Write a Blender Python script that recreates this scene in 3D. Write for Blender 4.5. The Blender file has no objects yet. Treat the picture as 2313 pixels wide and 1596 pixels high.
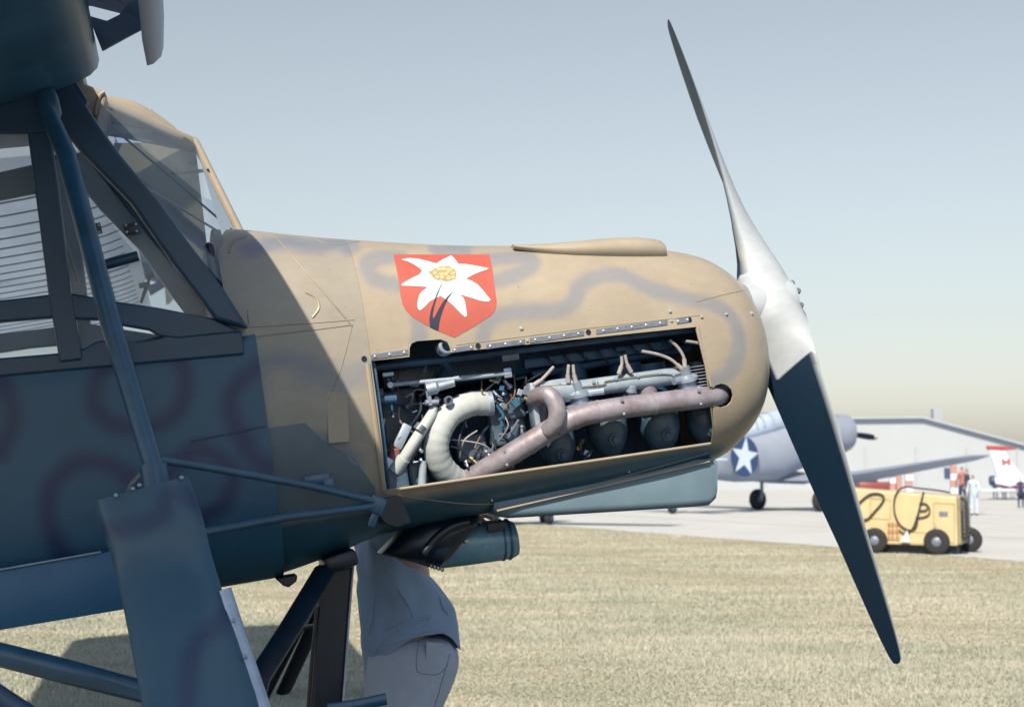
import bpy, bmesh, math, random
import numpy as np
from mathutils import Vector, Matrix
from mathutils.noise import noise as pnoise

SC = bpy.context.scene
COL = SC.collection
RND = random.Random(7)

# ------------------------------------------------------------------ camera
F = 3211.0            # focal length in units of a 2312-wide picture (50 mm on 36 mm film)
HOR = 1060.0          # horizon row
CAMZ = 1.6
TILT = math.atan((HOR - 798.0) / F)
cd = bpy.data.cameras.new('camera')
cam = bpy.data.objects.new('camera', cd)
COL.objects.link(cam)
cam.location = (0, 0, CAMZ)
cam.rotation_euler = (math.pi / 2 + TILT, 0, 0)
cd.sensor_width = 36.0
cd.lens = 50.0
cd.clip_start = 0.05
cd.clip_end = 3000
cd.dof.use_dof = True
cd.dof.focus_distance = 4.45
cd.dof.aperture_fstop = 5.0
SC.camera = cam

# ------------------------------------------------------------------ light
SUN_D = Vector((0.322, 1.10, -1.0)).normalized()      # direction the light travels
SUN_EL = math.asin(-SUN_D.z)
SUN_AZ = math.atan2(-SUN_D.x, -SUN_D.y)
w = bpy.data.worlds.new('World')
SC.world = w
w.use_nodes = True
nt = w.node_tree
bgn = nt.nodes['Background']
sky = nt.nodes.new('ShaderNodeTexSky')
sky.sky_type = 'NISHITA'
sky.sun_disc = False
sky.sun_elevation = SUN_EL
sky.sun_rotation = SUN_AZ
sky.altitude = 0
sky.air_density = 1.2
sky.dust_density = 1.4
sky.ozone_density = 0.6
hsv = nt.nodes.new('ShaderNodeHueSaturation')      # hazy summer sky, evenly paler all round
hsv.inputs['Hue'].default_value = 0.487
hsv.inputs['Saturation'].default_value = 0.50
nt.links.new(sky.outputs[0], hsv.inputs['Color'])
nt.links.new(hsv.outputs[0], bgn.inputs[0])
bgn.inputs[1].default_value = 0.077
sl = bpy.data.lights.new('sun', 'SUN')
sl.energy = 5.0
sl.angle = math.radians(0.53)
sl.color = (1.0, 0.80, 0.56)
sun = bpy.data.objects.new('sun', sl)
COL.objects.link(sun)
sun.rotation_euler = SUN_D.to_track_quat('-Z', 'Y').to_euler()
SC.view_settings.view_transform = 'Standard'
SC.view_settings.look = 'None'
SC.view_settings.exposure = 0.70
SC.view_settings.gamma = 1.0
SC.view_settings.use_curve_mapping = False

# ------------------------------------------------------------------ pixel helpers
CO = Vector((0, 0, CAMZ))
_up = Vector((0, -math.sin(TILT), math.cos(TILT)))
_fw = Vector((0, math.cos(TILT), math.sin(TILT)))
def ray(x, y):
    return _fw + Vector(((x - 1156.0) / F, 0, 0)) - _up * ((y - 798.0) / F)
def at_y(x, y, Y):                      # world point on that sight line at depth Y
    d = ray(x, y)
    return CO + d * (Y / d.y)
def at_g(x, y):                         # ground point
    d = ray(x, y)
    return CO + d * (-CAMZ / d.z)
YAW = math.radians(13.0)
PIT = math.radians(8.50)
HUB = Vector((0.9018, 4.9487, 2.1749))
AX_U = Vector((math.cos(PIT) * math.cos(YAW), math.cos(PIT) * math.sin(YAW), math.sin(PIT)))
AX_V = Vector((-math.sin(YAW), math.cos(YAW), 0))
AX_W = AX_U.cross(AX_V)
ROT = Matrix((AX_U, AX_V, AX_W)).transposed()      # columns = axes
RINV = ROT.transposed()
LCAM = RINV @ (CO - HUB)
def pv(x, y, v):                        # aircraft-frame point on the plane v = const
    d = RINV @ ray(x, y)
    return LCAM + d * ((v - LCAM.y) / d.y)
def to_loc(p):
    return RINV @ (Vector(p) - HUB)
def to_world(p):
    return HUB + ROT @ Vector(p)

# ------------------------------------------------------------------ materials
ALB = (0.55, 0.70, 0.97)                 # measured paint colours, taken down to reflectance
def mat(name, col, rough=0.6, metal=0.0, var=0.12, scale=6.0, bump=0.0, bscale=60.0, col2=None, spec=0.5, coat=0.0, stretch=None):
    col = [c * k for c, k in zip(col, ALB)]
    if col2 is not None: col2 = [c * k for c, k in zip(col2, ALB)]
    m = bpy.data.materials.new(name)
    m.use_nodes = True
    t = m.node_tree
    b = t.nodes['Principled BSDF']
    b.inputs['Roughness'].default_value = rough
    b.inputs['Metallic'].default_value = metal
    b.inputs['Specular IOR Level'].default_value = spec
    b.inputs['Coat Weight'].default_value = coat
    b.inputs['Coat Roughness'].default_value = 0.15
    tc = t.nodes.new('ShaderNodeTexCoord')
    src = tc.outputs['Object']
    if stretch:
        mp = t.nodes.new('ShaderNodeMapping')
        mp.inputs['Scale'].default_value = stretch
        t.links.new(src, mp.inputs['Vector'])
        src = mp.outputs['Vector']
    n = t.nodes.new('ShaderNodeTexNoise')
    n.inputs['Scale'].default_value = scale
    n.inputs['Detail'].default_value = 6
    n.inputs['Roughness'].default_value = 0.65
    t.links.new(src, n.inputs['Vector'])
    mix = t.nodes.new('ShaderNodeMix')
    mix.data_type = 'RGBA'
    if col2 is None:
        mix.inputs[6].default_value = [c * (1 - var) for c in col] + [1]
        mix.inputs[7].default_value = [min(1, c * (1 + var)) for c in col] + [1]
    else:
        mix.inputs[6].default_value = list(col) + [1]
        mix.inputs[7].default_value = list(col2) + [1]
    rmp = t.nodes.new('ShaderNodeMapRange')
    rmp.inputs[1].default_value = 0.32
    rmp.inputs[2].default_value = 0.68
    t.links.new(n.outputs[0], rmp.inputs[0])
    t.links.new(rmp.outputs[0], mix.inputs[0])
    t.links.new(mix.outputs[2], b.inputs['Base Color'])
    rr = t.nodes.new('ShaderNodeMapRange')
    rr.inputs[3].default_value = max(0.02, rough - 0.08)
    rr.inputs[4].default_value = min(1, rough + 0.10)
    t.links.new(n.outputs[0], rr.inputs[0])
    t.links.new(rr.outputs[0], b.inputs['Roughness'])
    if bump > 0:
        n2 = t.nodes.new('ShaderNodeTexNoise')
        n2.inputs['Scale'].default_value = bscale
        n2.inputs['Detail'].default_value = 4
        t.links.new(src, n2.inputs['Vector'])
        bp = t.nodes.new('ShaderNodeBump')
        bp.inputs['Strength'].default_value = bump
        bp.inputs['Distance'].default_value = 0.01
        t.links.new(n2.outputs[0], bp.inputs['Height'])
        t.links.new(bp.outputs[0], b.inputs['Normal'])
    m['mixnode'] = mix.name
    return m

def camo_mat(name, col, col2, rough=0.42, amt=1.0, under=None):
    m = mat(name, col, rough, var=0.07, scale=5.0, bump=0.06, bscale=7.0, coat=0.22)
    t = m.node_tree
    b = t.nodes['Principled BSDF']
    old = t.nodes[m['mixnode']]
    at = t.nodes.new('ShaderNodeAttribute')
    at.attribute_name = 'camo'
    mx = t.nodes.new('ShaderNodeMix')
    mx.data_type = 'RGBA'
    mx.inputs[7].default_value = [c * k for c, k in zip(col2, ALB)] + [1]
    ml = t.nodes.new('ShaderNodeMath')
    ml.operation = 'MULTIPLY'
    ml.inputs[1].default_value = amt
    t.links.new(at.outputs['Fac'], ml.inputs[0])
    t.links.new(ml.outputs[0], mx.inputs[0])
    t.links.new(old.outputs[2], mx.inputs[6])
    last = mx.outputs[2]
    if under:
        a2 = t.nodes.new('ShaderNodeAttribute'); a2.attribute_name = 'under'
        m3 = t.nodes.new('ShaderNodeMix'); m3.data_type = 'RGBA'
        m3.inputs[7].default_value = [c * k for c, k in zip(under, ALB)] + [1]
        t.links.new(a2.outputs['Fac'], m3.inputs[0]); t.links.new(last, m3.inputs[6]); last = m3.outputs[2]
    t.links.new(last, b.inputs['Base Color'])
    # fine oil streaks, dust and chips
    tc = t.nodes.new('ShaderNodeTexCoord'); mp = t.nodes.new('ShaderNodeMapping'); mp.inputs['Scale'].default_value = (3.5, 6, 9)
    t.links.new(tc.outputs['Object'], mp.inputs['Vector'])
    n1 = t.nodes.new('ShaderNodeTexNoise'); n1.inputs['Scale'].default_value = 3.5; n1.inputs['Detail'].default_value = 9; n1.inputs['Roughness'].default_value = .72
    t.links.new(mp.outputs[0], n1.inputs['Vector'])
    r1 = t.nodes.new('ShaderNodeMapRange'); r1.inputs[1].default_value = .3; r1.inputs[2].default_value = .7; r1.inputs[3].default_value = .92; r1.inputs[4].default_value = 1.05
    t.links.new(n1.outputs[0], r1.inputs[0])
    n2 = t.nodes.new('ShaderNodeTexNoise'); n2.inputs['Scale'].default_value = 70; n2.inputs['Detail'].default_value = 4
    t.links.new(tc.outputs['Object'], n2.inputs['Vector'])
    r2 = t.nodes.new('ShaderNodeMapRange'); r2.inputs[1].default_value = .70; r2.inputs[2].default_value = .76; r2.inputs[3].default_value = 1.0; r2.inputs[4].default_value = .62
    t.links.new(n2.outputs[0], r2.inputs[0])
    mu = t.nodes.new('ShaderNodeMath'); mu.operation = 'MULTIPLY'
    t.links.new(r1.outputs[0], mu.inputs[0]); t.links.new(r2.outputs[0], mu.inputs[1])
    mz = t.nodes.new('ShaderNodeMix'); mz.data_type = 'RGBA'; mz.blend_type = 'MULTIPLY'; mz.inputs[0].default_value = 1
    t.links.new(last, mz.inputs[6]); t.links.new(mu.outputs[0], mz.inputs[7]); t.links.new(mz.outputs[2], b.inputs['Base Color'])
    return m

def glass_mat(name, tint, refl=0.12, haze=0.10):
    m = bpy.data.materials.new(name)
    m.use_nodes = True
    t = m.node_tree
    t.nodes.remove(t.nodes['Principled BSDF'])
    out = t.nodes['Material Output']
    tr = t.nodes.new('ShaderNodeBsdfTransparent')
    tr.inputs[0].default_value = list(tint) + [1]
    df = t.nodes.new('ShaderNodeBsdfDiffuse')
    df.inputs[0].default_value = (0.42, 0.56, 0.75, 1)
    gl = t.nodes.new('ShaderNodeBsdfGlossy')
    gl.inputs['Roughness'].default_value = 0.06
    n = t.nodes.new('ShaderNodeTexNoise')
    n.inputs['Scale'].default_value = 7
    tc = t.nodes.new('ShaderNodeTexCoord')
    t.links.new(tc.outputs['Object'], n.inputs['Vector'])
    mr = t.nodes.new('ShaderNodeMapRange')
    mr.inputs[3].default_value = haze * 0.4
    mr.inputs[4].default_value = haze * 1.6
    t.links.new(n.outputs[0], mr.inputs[0])
    m1 = t.nodes.new('ShaderNodeMixShader')
    t.links.new(mr.outputs[0], m1.inputs[0])
    t.links.new(tr.outputs[0], m1.inputs[1])
    t.links.new(df.outputs[0], m1.inputs[2])
    fr = t.nodes.new('ShaderNodeFresnel')
    fr.inputs[0].default_value = 1.45
    m2 = t.nodes.new('ShaderNodeMixShader')
    t.links.new(fr.outputs[0], m2.inputs[0])
    t.links.new(m1.outputs[0], m2.inputs[1])
    t.links.new(gl.outputs[0], m2.inputs[2])
    t.links.new(m2.outputs[0], out.inputs[0])
    return m

TAN = (0.50, 0.375, 0.245)
M = {}
M['tan'] = camo_mat('tan_camouflage_paint', TAN, (0.335, 0.295, 0.262), under=(0.030, 0.120, 0.165))  # under: blue underside colour, darkened for the shade below the hatch
M['fabric'] = camo_mat('shade_teal_fabric', (0.026, 0.120, 0.185), (0.008, 0.038, 0.110), 0.5)  # the shade beneath the wing is painted into this dark teal
M['tan_fuselage'] = camo_mat('shade_toned_fuselage_tan', (0.43, 0.345, 0.25), (0.26, 0.25, 0.25), under=(0.030, 0.120, 0.165))  # darker, greyer tan than the cowl, to carry the wing's shade
M['under'] = mat('dark_teal_lower_paint', (0.17, 0.205, 0.205), 0.42, var=0.12, scale=6)
M['tan_plain'] = mat('tan_paint', TAN, 0.45, var=0.08, scale=8, coat=0.05)
M['tan_dark'] = mat('tan_paint_worn', (0.40, 0.30, 0.19), 0.5, var=0.15, scale=12)
M['blue'] = mat('light_blue_underside_paint', (0.20, 0.27, 0.29), 0.42, var=0.10, scale=4, bump=0.05, bscale=14)
M['panelblue'] = mat('shade_blue_panel_paint', (0.045, 0.165, 0.27), 0.42, var=0.12, scale=4)  # panel blue deepened with the shade that lies on it
M['frame'] = mat('shade_navy_frame_paint', (0.012, 0.070, 0.125), 0.4, var=0.2, scale=8, coat=0.2)  # frame colour taken to navy to hold the cabin-side shade
M['tube'] = mat('shade_blue_tube_paint', (0.030, 0.120, 0.190), 0.33, var=0.2, scale=12, coat=0.4)  # strut paint with shade mixed into the blue
M['alu'] = mat('bare_aluminium', (0.55, 0.57, 0.58), 0.35, 0.6, var=0.15, scale=20)
M['greymetal'] = mat('grey_hinge_metal', (0.26, 0.26, 0.28), 0.4, 0.35, var=0.2, scale=30)
M['rivet'] = mat('rivet_metal', (0.62, 0.60, 0.55), 0.35, 0.4, var=0.1)
M['black'] = mat('black_enamel', (0.006, 0.019, 0.036), 0.35, var=0.3, scale=20)
M['navy'] = mat('engine_bay_dark_metal', (0.028, 0.095, 0.165), 0.5, var=0.4, scale=15)
M['rubber'] = mat('tyre_rubber', (0.018, 0.020, 0.024), 0.8, var=0.25, scale=20, bump=0.2)
M['red'] = mat('emblem_red', (0.62, 0.115, 0.075), 0.45, var=0.07, scale=9)
M['white'] = mat('emblem_white', (0.80, 0.78, 0.71), 0.45, var=0.05, scale=14)
M['straw'] = mat('emblem_straw', (0.66, 0.50, 0.24), 0.5, var=0.16, scale=60)
M['straw2'] = mat('emblem_dark_straw', (0.52, 0.36, 0.14), 0.5, var=0.1, scale=40)
M['stem'] = mat('emblem_dark_blue', (0.020, 0.028, 0.060), 0.45, var=0.1)
M['exhaust'] = mat('heat_stained_exhaust', (0.31, 0.215, 0.205), 0.5, 0.3, scale=14, col2=(0.52, 0.44, 0.43), bump=0.12, bscale=50)
M['enggrey'] = mat('engine_grey_paint', (0.33, 0.36, 0.37), 0.42, scale=18, col2=(0.47, 0.50, 0.50), bump=.06, bscale=40)
M['duct'] = mat('white_fabric_duct', (0.66, 0.63, 0.54), 0.7, var=0.12, scale=9, bump=0.3, bscale=16)
M['lead'] = mat('tan_ignition_lead', (0.45, 0.37, 0.31), 0.6, var=0.15, scale=50)
M['brass'] = mat('brass_fitting', (0.55, 0.40, 0.20), 0.35, 0.7, var=0.2, scale=20)
M['propgrey'] = mat('propeller_light_grey', (0.57, 0.545, 0.50), 0.28, var=0.05, scale=8, coat=0.5)
M['propblack'] = mat('propeller_black_face', (0.010, 0.022, 0.036), 0.38, scale=26, col2=(0.020, 0.036, 0.052), stretch=(1, 1, 6), coat=0.1)
M['muff'] = mat('teal_enamel', (0.20, 0.36, 0.40), 0.25, var=0.2, scale=10, coat=0.6)
M['glass'] = glass_mat('cabin_perspex', (0.90, 0.95, 0.98), haze=0.22)
M['glass2'] = glass_mat('windscreen_perspex', (0.97, 0.98, 1.0), haze=0.15)
M['shirt'] = mat('blue_grey_shirt_cotton', (0.42, 0.50, 0.60), 0.85, var=0.10, scale=8, bump=0.9, bscale=9, stretch=(1, 1, .6))
M['khaki'] = mat('khaki_trousers', (0.64, 0.62, 0.64), 0.9, var=0.08, scale=10, bump=0.2, bscale=20)
M['skin'] = mat('skin', (0.52, 0.30, 0.22), 0.5, var=0.08, scale=20)
M['hair'] = mat('brown_hair', (0.06, 0.035, 0.02), 0.6, var=0.3, scale=60)
M['leather'] = mat('brown_shoe_leather', (0.06, 0.035, 0.02), 0.4, var=0.2)

# ------------------------------------------------------------------ mesh builder
class MB:
    def __init__(s):
        s.v = []; s.f = []; s.m = []
    def add(s, verts, faces, mi=0):
        o = len(s.v)
        s.v += [tuple(p) for p in verts]
        for f in faces:
            s.f.append(tuple(i + o for i in f)); s.m.append(mi)
    def box(s, c, size, rot=None, mi=0):
        x, y, z = [q * 0.5 for q in size]
        P = [Vector((a * x, b * y, d * z)) for d in (-1, 1) for b in (-1, 1) for a in (-1, 1)]
        if rot is not None:
            P = [rot @ p for p in P]
        c = Vector(c)
        s.add([p + c for p in P], [(0, 2, 3, 1), (4, 5, 7, 6), (0, 1, 5, 4), (2, 6, 7, 3), (0, 4, 6, 2), (1, 3, 7, 5)], mi)
        return s
    def tube(s, path, r, seg=14, cap=True, mi=0, flat=None, flatdir=None):
        P = [Vector(p) for p in path]
        n = len(P)
        rs = r if isinstance(r, (list, tuple)) else [r] * n
        T = []
        for i in range(n):
            a = P[max(0, i - 1)]; b = P[min(n - 1, i + 1)]
            T.append((b - a).normalized())
        if flatdir is not None:
            ref = Vector(flatdir)
        else:
            ref = Vector((0, 0, 1)) if abs(T[0].z) < 0.9 else Vector((1, 0, 0))
        N = (ref - T[0] * ref.dot(T[0])).normalized()
        rings = []
        for i in range(n):
            N = (N - T[i] * N.dot(T[i])).normalized()
            B = T[i].cross(N)
            fl = flat if flat else 1.0
            rings.append([P[i] + N * (rs[i] * math.cos(2 * math.pi * k / seg)) + B * (rs[i] * fl * math.sin(2 * math.pi * k / seg)) for k in range(seg)])
        s.rings(rings, cap, mi)
        return s
    def rings(s, R, cap=True, mi=0, closed=True):
        o = len(s.v); k = len(R[0])
        for r in R:
            s.v += [tuple(p) for p in r]
        for i in range(len(R) - 1):
            for j in range(k if closed else k - 1):
                a = o + i * k + j; b = o + i * k + (j + 1) % k
                s.f.append((a, b, b + k, a + k)); s.m.append(mi)
        if cap:
            s.f.append(tuple(o + j for j in reversed(range(k)))); s.m.append(mi)
            s.f.append(tuple(o + (len(R) - 1) * k + j for j in range(k))); s.m.append(mi)
    def prism(s, poly, d, mi=0):            # polygon (3D points) extruded by vector d
        n = len(poly); d = Vector(d)
        A = [Vector(p) for p in poly]
        s.add(A + [p + d for p in A], [tuple(range(n)), tuple(reversed(range(n, 2 * n)))] + [(i, i + n, (i + 1) % n + n, (i + 1) % n) for i in range(n)], mi)
        return s
    def lathe(s, prof, o, axis, seg=24, mi=0, cap=True):   # prof [(dist along axis, radius)]
        ax = Vector(axis).normalized(); o = Vector(o)
        ref = Vector((0, 0, 1)) if abs(ax.z) < 0.9 else Vector((1, 0, 0))
        N = (ref - ax * ref.dot(ax)).normalized(); B = ax.cross(N)
        s.rings([[o + ax * t + N * (r * math.cos(2 * math.pi * k / seg)) + B * (r * math.sin(2 * math.pi * k / seg)) for k in range(seg)] for t, r in prof], cap, mi)
        return s
    def build(s, name, mats, parent=None, smooth=True, split=35, bevel=0, solid=0):
        me = bpy.data.meshes.new(name)
        me.from_pydata(s.v, [], s.f)
        if not isinstance(mats, (list, tuple)):
            mats = [mats]
        for m_ in mats:
            me.materials.append(m_)
        me.polygons.foreach_set('material_index', s.m)
        bm = bmesh.new(); bm.from_mesh(me)
        bmesh.ops.recalc_face_normals(bm, faces=bm.faces)
        bm.to_mesh(me); bm.free()
        return finish(name, me, parent, smooth, split, bevel, solid)

def finish(name, me, parent=None, smooth=True, split=35, bevel=0, solid=0):
    o = bpy.data.objects.new(name, me)
    COL.objects.link(o)
    if smooth:
        me.polygons.foreach_set('use_smooth', [True] * len(me.polygons))
    if parent is not None:
        o.parent = parent
        if parent.get('offset') is not None:
            o.location = parent['offset']
    if solid:
        q = o.modifiers.new('thickness', 'SOLIDIFY'); q.thickness = solid; q.offset = -1
    if bevel:
        q = o.modifiers.new('bevel', 'BEVEL'); q.width = bevel; q.segments = 2; q.limit_method = 'ANGLE'; q.angle_limit = math.radians(40)
    if smooth and split:
        q = o.modifiers.new('sharp', 'EDGE_SPLIT'); q.split_angle = math.radians(split)
    return o

def thing(name, label, cat, loc, rot=None, group=None):
    o = bpy.data.objects.new(name, None)
    COL.objects.link(o)
    o.empty_display_size = 0.2
    o.location = loc
    if rot is not None:
        o.rotation_mode = 'QUATERNION'
        o.rotation_quaternion = rot
    o['label'] = label; o['category'] = cat
    if group: o['group'] = group
    return o
def tag(o, label, cat, group=None):
    o['label'] = label; o['category'] = cat
    if group: o['group'] = group
    return o
def curve(pts, n=8):                       # Catmull-Rom through points of any dimension
    P = [Vector(p) for p in pts]
    out = []
    for i in range(len(P) - 1):
        a = P[max(0, i - 1)]; b = P[i]; c = P[i + 1]; d = P[min(len(P) - 1, i + 2)]
        for k in range(n):
            t = k / n
            out.append(0.5 * ((2 * b) + (c - a) * t + (2 * a - 5 * b + 4 * c - d) * t * t + (3 * b - a - 3 * c + d) * t ** 3))
    out.append(P[-1])
    return out
def pvs(pts, v, n=8):                      # pixel path (x, y[, v]) smoothed, on plane v
    return curve([pv(p[0], p[1], p[2] if len(p) > 2 else v) for p in pts], n)

# ------------------------------------------------------------------ ground
def ground_mat():
    m = bpy.data.materials.new('dry_mown_grass'); m.use_nodes = True
    t = m.node_tree; b = t.nodes['Principled BSDF']
    b.inputs['Roughness'].default_value = 0.95
    tc = t.nodes.new('ShaderNodeTexCoord')
    mp = t.nodes.new('ShaderNodeMapping'); mp.inputs['Scale'].default_value = (0.35, 1.0, 1)
    t.links.new(tc.outputs['Object'], mp.inputs['Vector'])
    n1 = t.nodes.new('ShaderNodeTexNoise'); n1.inputs['Scale'].default_value = 0.9; n1.inputs['Detail'].default_value = 8; n1.inputs['Roughness'].default_value = 0.7
    n2 = t.nodes.new('ShaderNodeTexNoise'); n2.inputs['Scale'].default_value = 26; n2.inputs['Detail'].default_value = 5
    t.links.new(mp.outputs[0], n1.inputs['Vector']); t.links.new(tc.outputs['Object'], n2.inputs['Vector'])
    r1 = t.nodes.new('ShaderNodeMapRange'); r1.inputs[1].default_value = 0.38; r1.inputs[2].default_value = 0.66
    t.links.new(n1.outputs[0], r1.inputs[0])
    mx = t.nodes.new('ShaderNodeMix'); mx.data_type = 'RGBA'
    mx.inputs[6].default_value = (0.33, 0.315, 0.26, 1); mx.inputs[7].default_value = (0.225, 0.24, 0.18, 1)
    t.links.new(r1.outputs[0], mx.inputs[0])
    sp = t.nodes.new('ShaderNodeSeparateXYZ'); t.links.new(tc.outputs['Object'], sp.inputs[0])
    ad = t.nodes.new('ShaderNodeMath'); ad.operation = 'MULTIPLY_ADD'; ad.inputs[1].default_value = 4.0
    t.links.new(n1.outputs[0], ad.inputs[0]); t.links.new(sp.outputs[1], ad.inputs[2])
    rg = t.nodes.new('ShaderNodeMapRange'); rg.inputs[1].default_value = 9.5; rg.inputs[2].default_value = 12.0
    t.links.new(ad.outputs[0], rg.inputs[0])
    mg = t.nodes.new('ShaderNodeMix'); mg.data_type = 'RGBA'; mg.inputs[6].default_value = (0.100, 0.110, 0.085, 1)  # near grass, out of view, darkened to cut bounce onto the fuselage
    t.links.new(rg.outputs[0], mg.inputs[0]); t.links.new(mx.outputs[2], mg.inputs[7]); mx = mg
    m2 = t.nodes.new('ShaderNodeMix'); m2.data_type = 'RGBA'; m2.blend_type = 'MULTIPLY'
    r2 = t.nodes.new('ShaderNodeMapRange'); r2.inputs[1].default_value = 0.3; r2.inputs[2].default_value = 0.7; r2.inputs[3].default_value = 0.72; r2.inputs[4].default_value = 1.15
    t.links.new(n2.outputs[0], r2.inputs[0])
    m2.inputs[0].default_value = 1
    t.links.new(mx.outputs[2], m2.inputs[6]); t.links.new(r2.outputs[0], m2.inputs[7])
    t.links.new(m2.outputs[2], b.inputs['Base Color'])
    bp = t.nodes.new('ShaderNodeBump'); bp.inputs['Strength'].default_value = 0.6; bp.inputs['Distance'].default_value = 0.03
    t.links.new(n2.outputs[0], bp.inputs['Height']); t.links.new(bp.outputs[0], b.inputs['Normal'])
    return m
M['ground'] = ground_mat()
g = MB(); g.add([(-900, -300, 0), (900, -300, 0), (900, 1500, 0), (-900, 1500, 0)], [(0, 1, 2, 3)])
go = g.build('ground', M['ground'], smooth=False); go['kind'] = 'structure'; go['label'] = 'dry mown grass field around the parked aircraft'
EA = at_g(1165, 1180); EB = at_g(2312, 1268)       # grass / apron edge
ED = (EB - EA).normalized(); EN = Vector((-ED.y, ED.x, 0))
if EN.y < 0: EN = -EN
def on_apron(x, y):
    q = (Vector((x, y, 0)) - EA).dot(EN)
    return q > 0.25 * pnoise(Vector((x * 0.7, y * 0.7, 3)))
M['apron'] = mat('sunlit_concrete_apron', (0.70, 0.62, 0.52), 0.85, var=0.07, scale=0.35, bump=0.05, bscale=4)
pts = []
for i in range(-120, 241):
    p = EA + ED * (i * 0.5)
    p = p + EN * (0.18 * pnoise(Vector((i * 0.31, 0, 0))) + 0.10 * pnoise(Vector((i * 1.3, 7, 0))))
    pts.append((p.x, p.y, 0.006))
a = MB(); far = [EA + ED * 600 + EN * 10, EA + ED * 600 + EN * 500, EA - ED * 400 + EN * 500, EA - ED * 400 + EN * 10]
a.add(pts + [(p.x, p.y, 0.006) for p in far], [tuple(range(len(pts) + 4))])
ao = a.build('apron', M['apron'], smooth=False); ao['kind'] = 'structure'; ao['label'] = 'pale concrete apron beyond the grass'
# joints between concrete slabs
jm = mat('apron_joint_tar', (0.22, 0.21, 0.20), 0.9, var=0.2, scale=3)
jb = MB()
for k in range(1, 9):
    p0 = EA - ED * 60 + EN * (k * 6.1); p1 = EA + ED * 90 + EN * (k * 6.1)
    jb.add([(p0.x, p0.y, 0.010), (p1.x, p1.y, 0.010), (p1.x + EN.x * .05, p1.y + EN.y * .05, 0.010), (p0.x + EN.x * .05, p0.y + EN.y * .05, 0.010)], [(0, 1, 2, 3)])
jo = jb.build('slab_joint', jm, ao, smooth=False); jo['kind'] = 'stuff'

# grass blades over the part of the field the picture shows
def grass():
    rs = np.random.RandomState(3)
    N = 620000
    z = 1.0 / (1 / 8.0 - rs.rand(N) ** 0.9 * (1 / 8.0 - 1 / 46.0))
    x = (rs.rand(N) * 2 - 1) * 0.42 * z
    dv = (x - EA.x) * EN.x + (z - EA.y) * EN.y
    nz = np.sin(x * 1.3 + 2) * 0.1 + np.sin(x * 3.7) * 0.06
    k = (dv < nz) & (np.sin(x * 2.1 + z * .6) * np.sin(z * 1.7 - x * .8) * np.sin(x * .7 + z * 2.3) > -.30 - .6 * rs.rand(N))
    x = x[k]; z = z[k]; n = len(x)
    h = (0.012 + 0.024 * rs.rand(n)) * (0.8 + 0.5 * np.sin(x * 0.9 + z * 0.7) * np.sin(z * 0.41 - x * 0.3))
    wd = 0.0022 + 0.00022 * z
    an = rs.rand(n) * 6.283
    lx = (rs.rand(n) - 0.5) * 0.045; ly = (rs.rand(n) - 0.5) * 0.045
    V = np.zeros((n, 3, 3))
    V[:, 0, 0] = x - np.cos(an) * wd; V[:, 0, 1] = z - np.sin(an) * wd
    V[:, 1, 0] = x + np.cos(an) * wd; V[:, 1, 1] = z + np.sin(an) * wd
    V[:, 2, 0] = x + lx; V[:, 2, 1] = z + ly; V[:, 2, 2] = h
    me = bpy.data.meshes.new('grass')
    me.vertices.add(3 * n); me.vertices.foreach_set('co', V.ravel())
    me.loops.add(3 * n); me.loops.foreach_set('vertex_index', np.arange(3 * n))
    me.polygons.add(n); me.polygons.foreach_set('loop_start', np.arange(n) * 3); me.polygons.foreach_set('loop_total', np.full(n, 3))
    me.update(calc_edges=True)
    m = mat('grass_blade', (0.72, 0.595, 0.42), 0.9, scale=0.9, col2=(0.42, 0.41, 0.275), stretch=(0.35, 1, 1))
    me.materials.append(m)
    o = bpy.data.objects.new('grass', me); COL.objects.link(o)
    o['kind'] = 'stuff'; o['label'] = 'short dry mown grass blades'; o['category'] = 'grass'
grass()

# ------------------------------------------------------------------ the near aircraft
BASE = to_world((-1.9, 0, 0)); BASE.z = 0
AC = thing('observation_aircraft', 'tan camouflaged high-wing aircraft with open engine cowling and flower shield emblem', 'aircraft', BASE, ROT.to_quaternion())
AC['offset'] = list(RINV @ (HUB - BASE))

STN = [(-.105, .10, -.04, -.22, 2.0), (-.11, .17, .015, -.28, 2.0), (-.13, .225, .065, -.34, 2.1), (-.165, .272, .115, -.40, 2.2), (-.22, .308, .160, -.452, 2.4), (-.29, .332, .197, -.495, 2.6),
       (-.42, .355, .232, -.528, 2.8), (-.70, .372, .275, -.548, 3.0), (-1.10, .387, .320, -.560, 3.0), (-1.47, .400, .382, -.575, 3.0),
       (-1.62, .412, .412, -.610, 3.0), (-1.78, .425, .447, -.640, 3.0), (-1.88, .430, .458, -.650, 3.0)]
def hull(u):
    S = STN
    if u >= S[0][0]: return S[0][1:]
    if u <= S[-1][0]: return S[-1][1:]
    for i in range(len(S) - 1):
        if S[i][0] >= u >= S[i + 1][0]:
            t = (S[i][0] - u) / (S[i][0] - S[i + 1][0])
            res = []
            for c in range(1, 5):
                p0 = S[max(0, i - 1)]; p1 = S[i]; p2 = S[i + 1]; p3 = S[min(len(S) - 1, i + 2)]
                h = p2[0] - p1[0]
                m1 = (p2[c] - p0[c]) / (p2[0] - p0[0]) * h if p2[0] != p0[0] else 0
                m2 = (p3[c] - p1[c]) / (p3[0] - p1[0]) * h
                if i == 0: m1 = p2[c] - p1[c]
                t2 = t * t; t3 = t2 * t
                res.append((2 * t3 - 3 * t2 + 1) * p1[c] + (t3 - 2 * t2 + t) * m1 + (-2 * t3 + 3 * t2) * p2[c] + (t3 - t2) * m2)
            return res
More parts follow.
